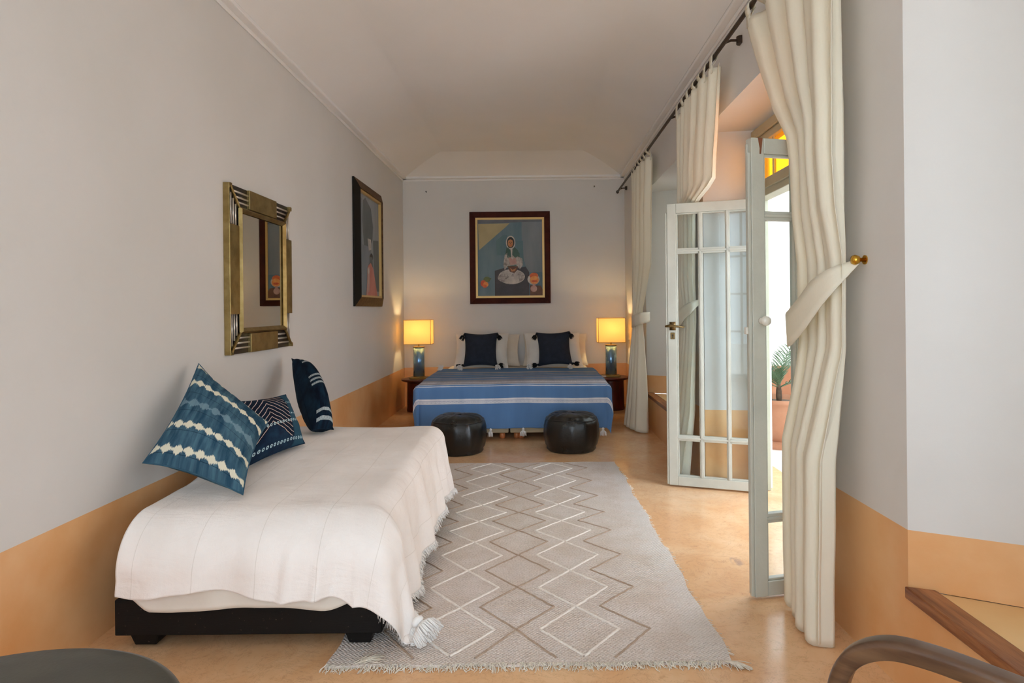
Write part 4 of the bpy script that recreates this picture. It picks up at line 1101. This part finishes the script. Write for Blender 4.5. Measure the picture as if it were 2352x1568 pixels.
ac = thing('armchair', 'bentwood armchair, its curved brown arm entering at the bottom right corner', 'armchair', (.62,.66,0))
e1 = Vector((.73,-.685,0)); e2 = Vector((-.685,-.73,0)); A0 = Vector((.572,1.152,-.018))
def ch(a, b, z): return A0+e1*a+e2*b+Vector((0,0,z))
pr = [(-.022,-.018),(.022,-.018),(.022,.018),(-.022,.018)]
def cr_path(pts, n=7):
    P = [Vector(p) for p in pts]; out = []
    for i in range(len(P)-1):
        p0,p1,p2,p3 = P[max(0,i-1)],P[i],P[i+1],P[min(len(P)-1,i+2)]
        for s_ in range(n):
            t_ = s_/n; out.append(.5*((2*p1)+(p2-p0)*t_+(2*p0-5*p1+4*p2-p3)*t_*t_+(3*p1-p0-3*p2+p3)*t_**3))
    return out+[P[-1]]
def arm_prof(i): pass
for b in (0,.54):
    pth = cr_path([ch(-.02,b,.018),ch(-.035,b,.25),ch(-.03,b,.46),ch(-.008,b,.56),ch(.045,b,.61),ch(.12,b,.624),ch(.25,b,.616),ch(.40,b,.60),ch(.53,b,.575)])
    m = MB(); rings = []
    for i, p in enumerate(pth):
        a = pth[max(0,i-1)]; c_ = pth[min(len(pth)-1,i+1)]; t_ = (c_-a).normalized()
        nrm = t_.cross(e2).normalized()
        if nrm.z < 0 and abs(nrm.z) > .3: nrm = -nrm
        rings.append((p, nrm))
    # consistent frame: normal points away from the inside of the loop
    pts = []; 
    for i, (p, nn) in enumerate(rings):
        a = pth[max(0,i-1)]; c_ = pth[min(len(pth)-1,i+1)]; t_ = (c_-a).normalized(); nn = e2.cross(t_)
        if i == 0 and nn.dot(e1) > 0: sgn = -1
        elif i == 0: sgn = 1
        nn = nn*sgn
        for (q0,q1) in ((-.022,-.016),(.022,-.016),(.022,.010),(.015,.016),(-.015,.016),(-.022,.010)): pts.append(p+e2*q0+nn*q1)
    fs = []; K = 6
    for i in range(len(pth)-1):
        for k_ in range(K): fs.append((i*K+k_, i*K+(k_+1)%K, (i+1)*K+(k_+1)%K, (i+1)*K+k_))
    fs += [tuple(range(K)), tuple((len(pth)-1)*K+k_ for k_ in reversed(range(K)))]
    m.add(pts, fs); obj('arm', m, M['bentwood'], ac, bevel=.004, smooth=True)
    m = MB(); m.tube(cr_path([ch(.50,b,.018),ch(.50,b,.3),ch(.53,b,.57),ch(.60,b,.88)]), .02, 4); obj('back_post', m, M['bentwood'], ac, bevel=.004)
m = MB(); c0 = [ch(.0,.03,.40),ch(.50,.03,.38),ch(.50,.51,.38),ch(.0,.51,.40)]
m.add(c0+[p+Vector((0,0,.06)) for p in c0], [(0,3,2,1),(4,5,6,7),(0,1,5,4),(1,2,6,5),(2,3,7,6),(3,0,4,7)]); obj('seat', m, M['table_top'], ac, bevel=.02)
m = MB()
for z_, a_ in ((.55,.525),(.68,.555),(.81,.585)):
    m.tube([ch(a_,0,z_),ch(a_+.02,.27,z_),ch(a_,.54,z_)], .014, 8)
obj('back_rail', m, M['bentwood'], ac)

# ------------------------------------------------------------------ potted palm on the terrace
px, py = 2.17, 5.60
pp = thing('potted_palm', 'young palm in a terracotta pot seen through the open glazed doors', 'potted plant', (px,py,-.02))
m = MB(); m.lathe([(.15,-.02),(.17,.0),(.20,.06),(.215,.20),(.222,.34),(.240,.35),(.245,.385),(.225,.39),(.215,.36),(.20,.345)], (px,py,0), 40, cap=False); obj('pot', m, M['terracotta'], pp, smooth=True)
m = MB(); m.lathe([(.28,-.02),(.29,.0),(.30,.03),(.26,.03)], (px,py,0), 40); obj('saucer', m, M['terracotta'], pp)
m = MB(); m.lathe([(.206,.345),(.15,.352),(.05,.36),(.01,.362)], (px,py,0), 30); obj('soil', m, M['soil'], pp, smooth=True)
rnd = random.Random(11)
m = MB(); m.lathe([(.018,.35),(.026,.40),(.024,.46),(.014,.52)], (px-.03,py-.06,0), 12); obj('trunk', m, M['soil'], pp, smooth=True)
for k_ in range(13):
    a = k_*2.4+rnd.uniform(-.2,.2); up = rnd.uniform(1.0,1.45) if k_ < 8 else rnd.uniform(.3,.7); L = rnd.uniform(.42,.62)*(.5 if math.cos(a) < -.1 else 1)
    m = MB(); base = Vector((px-.03,py-.06,.48)); dirh = Vector((math.cos(a),math.sin(a),0)); rib = []
    p = base.copy(); ang = up
    for s_ in range(12):
        rib.append(p.copy()); p = p+(dirh*math.cos(ang)+Vector((0,0,1))*math.sin(ang))*L/12; ang -= .07
    m.tube(rib, [.005*(1-i/14) for i in range(12)], 5)
    side = dirh.cross(Vector((0,0,1)))
    for i in range(2, 12):
        q = rib[i]; t_ = (rib[i]-rib[i-1]).normalized(); ll = .16*math.sin((i-1)/11*PI)**.6+.03
        for s_ in (-1,1):
            e = q+(t_*.75+side*s_*.6).normalized()*ll; wv_ = t_*.007
            md_ = q.lerp(e,.5)+Vector((0,0,.008))
            m.add([q-wv_,q+wv_,md_+wv_,e,md_-wv_], [(0,1,2,3,4)])
    obj('palm_leaf', m, M['palm'], pp)

# ------------------------------------------------------------------ light
W = bpy.data.worlds.new('World'); S.world = W; W.use_nodes = True
nt = W.node_tree; bg = nt.nodes['Background']
bg.inputs[0].default_value = (.83,.95,1.10,1); bg.inputs[1].default_value = 8.0
sun = bpy.data.lights.new('sun', 'SUN'); sun.energy = 7; sun.angle = .01; sun.color = (1,.97,.92)
so = bpy.data.objects.new('sun', sun); COL.objects.link(so)
so.rotation_euler = Vector((.45,.32,-.83)).to_track_quat('-Z','Y').to_euler()
for k_, (y0, y1) in enumerate(ops):
    z0, z1 = (0 if k_ == 1 else .6), LINT
    if k_ == 1: y0, y1, z1 = DO
    A = bpy.data.lights.new('daylight_portal', 'AREA'); A.shape = 'RECTANGLE'; A.size = z1-z0; A.size_y = y1-y0
    A.cycles.is_portal = True
    ao = bpy.data.objects.new('daylight_portal', A); COL.objects.link(ao)
    ao.location = (XO+.02,(y0+y1)/2,(z0+z1)/2); ao.rotation_euler = (0,PI/2,0)

A = bpy.data.lights.new('daylight_portal', 'AREA'); A.shape = 'RECTANGLE'; A.size = FX1-FX0; A.size_y = FZ1-FZ0; A.cycles.is_portal = True
ao = bpy.data.objects.new('daylight_portal', A); COL.objects.link(ao)
ao.location = ((FX0+FX1)/2,YF-.08,(FZ0+FZ1)/2); ao.rotation_euler = (PI/2,0,0)

# ------------------------------------------------------------------ camera
cam = bpy.data.cameras.new('camera'); co = bpy.data.objects.new('camera', cam); COL.objects.link(co)
cam.sensor_width = 36; cam.lens = 1450/2352*36; cam.shift_x = -(1227-1176)/2352; cam.shift_y = -(784-708)/2352
cam.clip_start = .02
co.matrix_world = Matrix.Translation((0,0,1.2)) @ Matrix.Rotation(PI/2,4,'X') @ Matrix.Rotation(-.010,4,'Z')
S.camera = co
S.view_settings.view_transform = 'Standard'; S.view_settings.look = 'None'; S.view_settings.gamma = 1; S.view_settings.use_curve_mapping = False
S.view_settings.exposure = -0.2
S.cycles.use_denoising = True
S.cycles.max_bounces = 12; S.cycles.diffuse_bounces = 8; S.cycles.glossy_bounces = 6; S.cycles.transparent_max_bounces = 16; S.cycles.transmission_bounces = 8
S.cycles.sample_clamp_indirect = 8
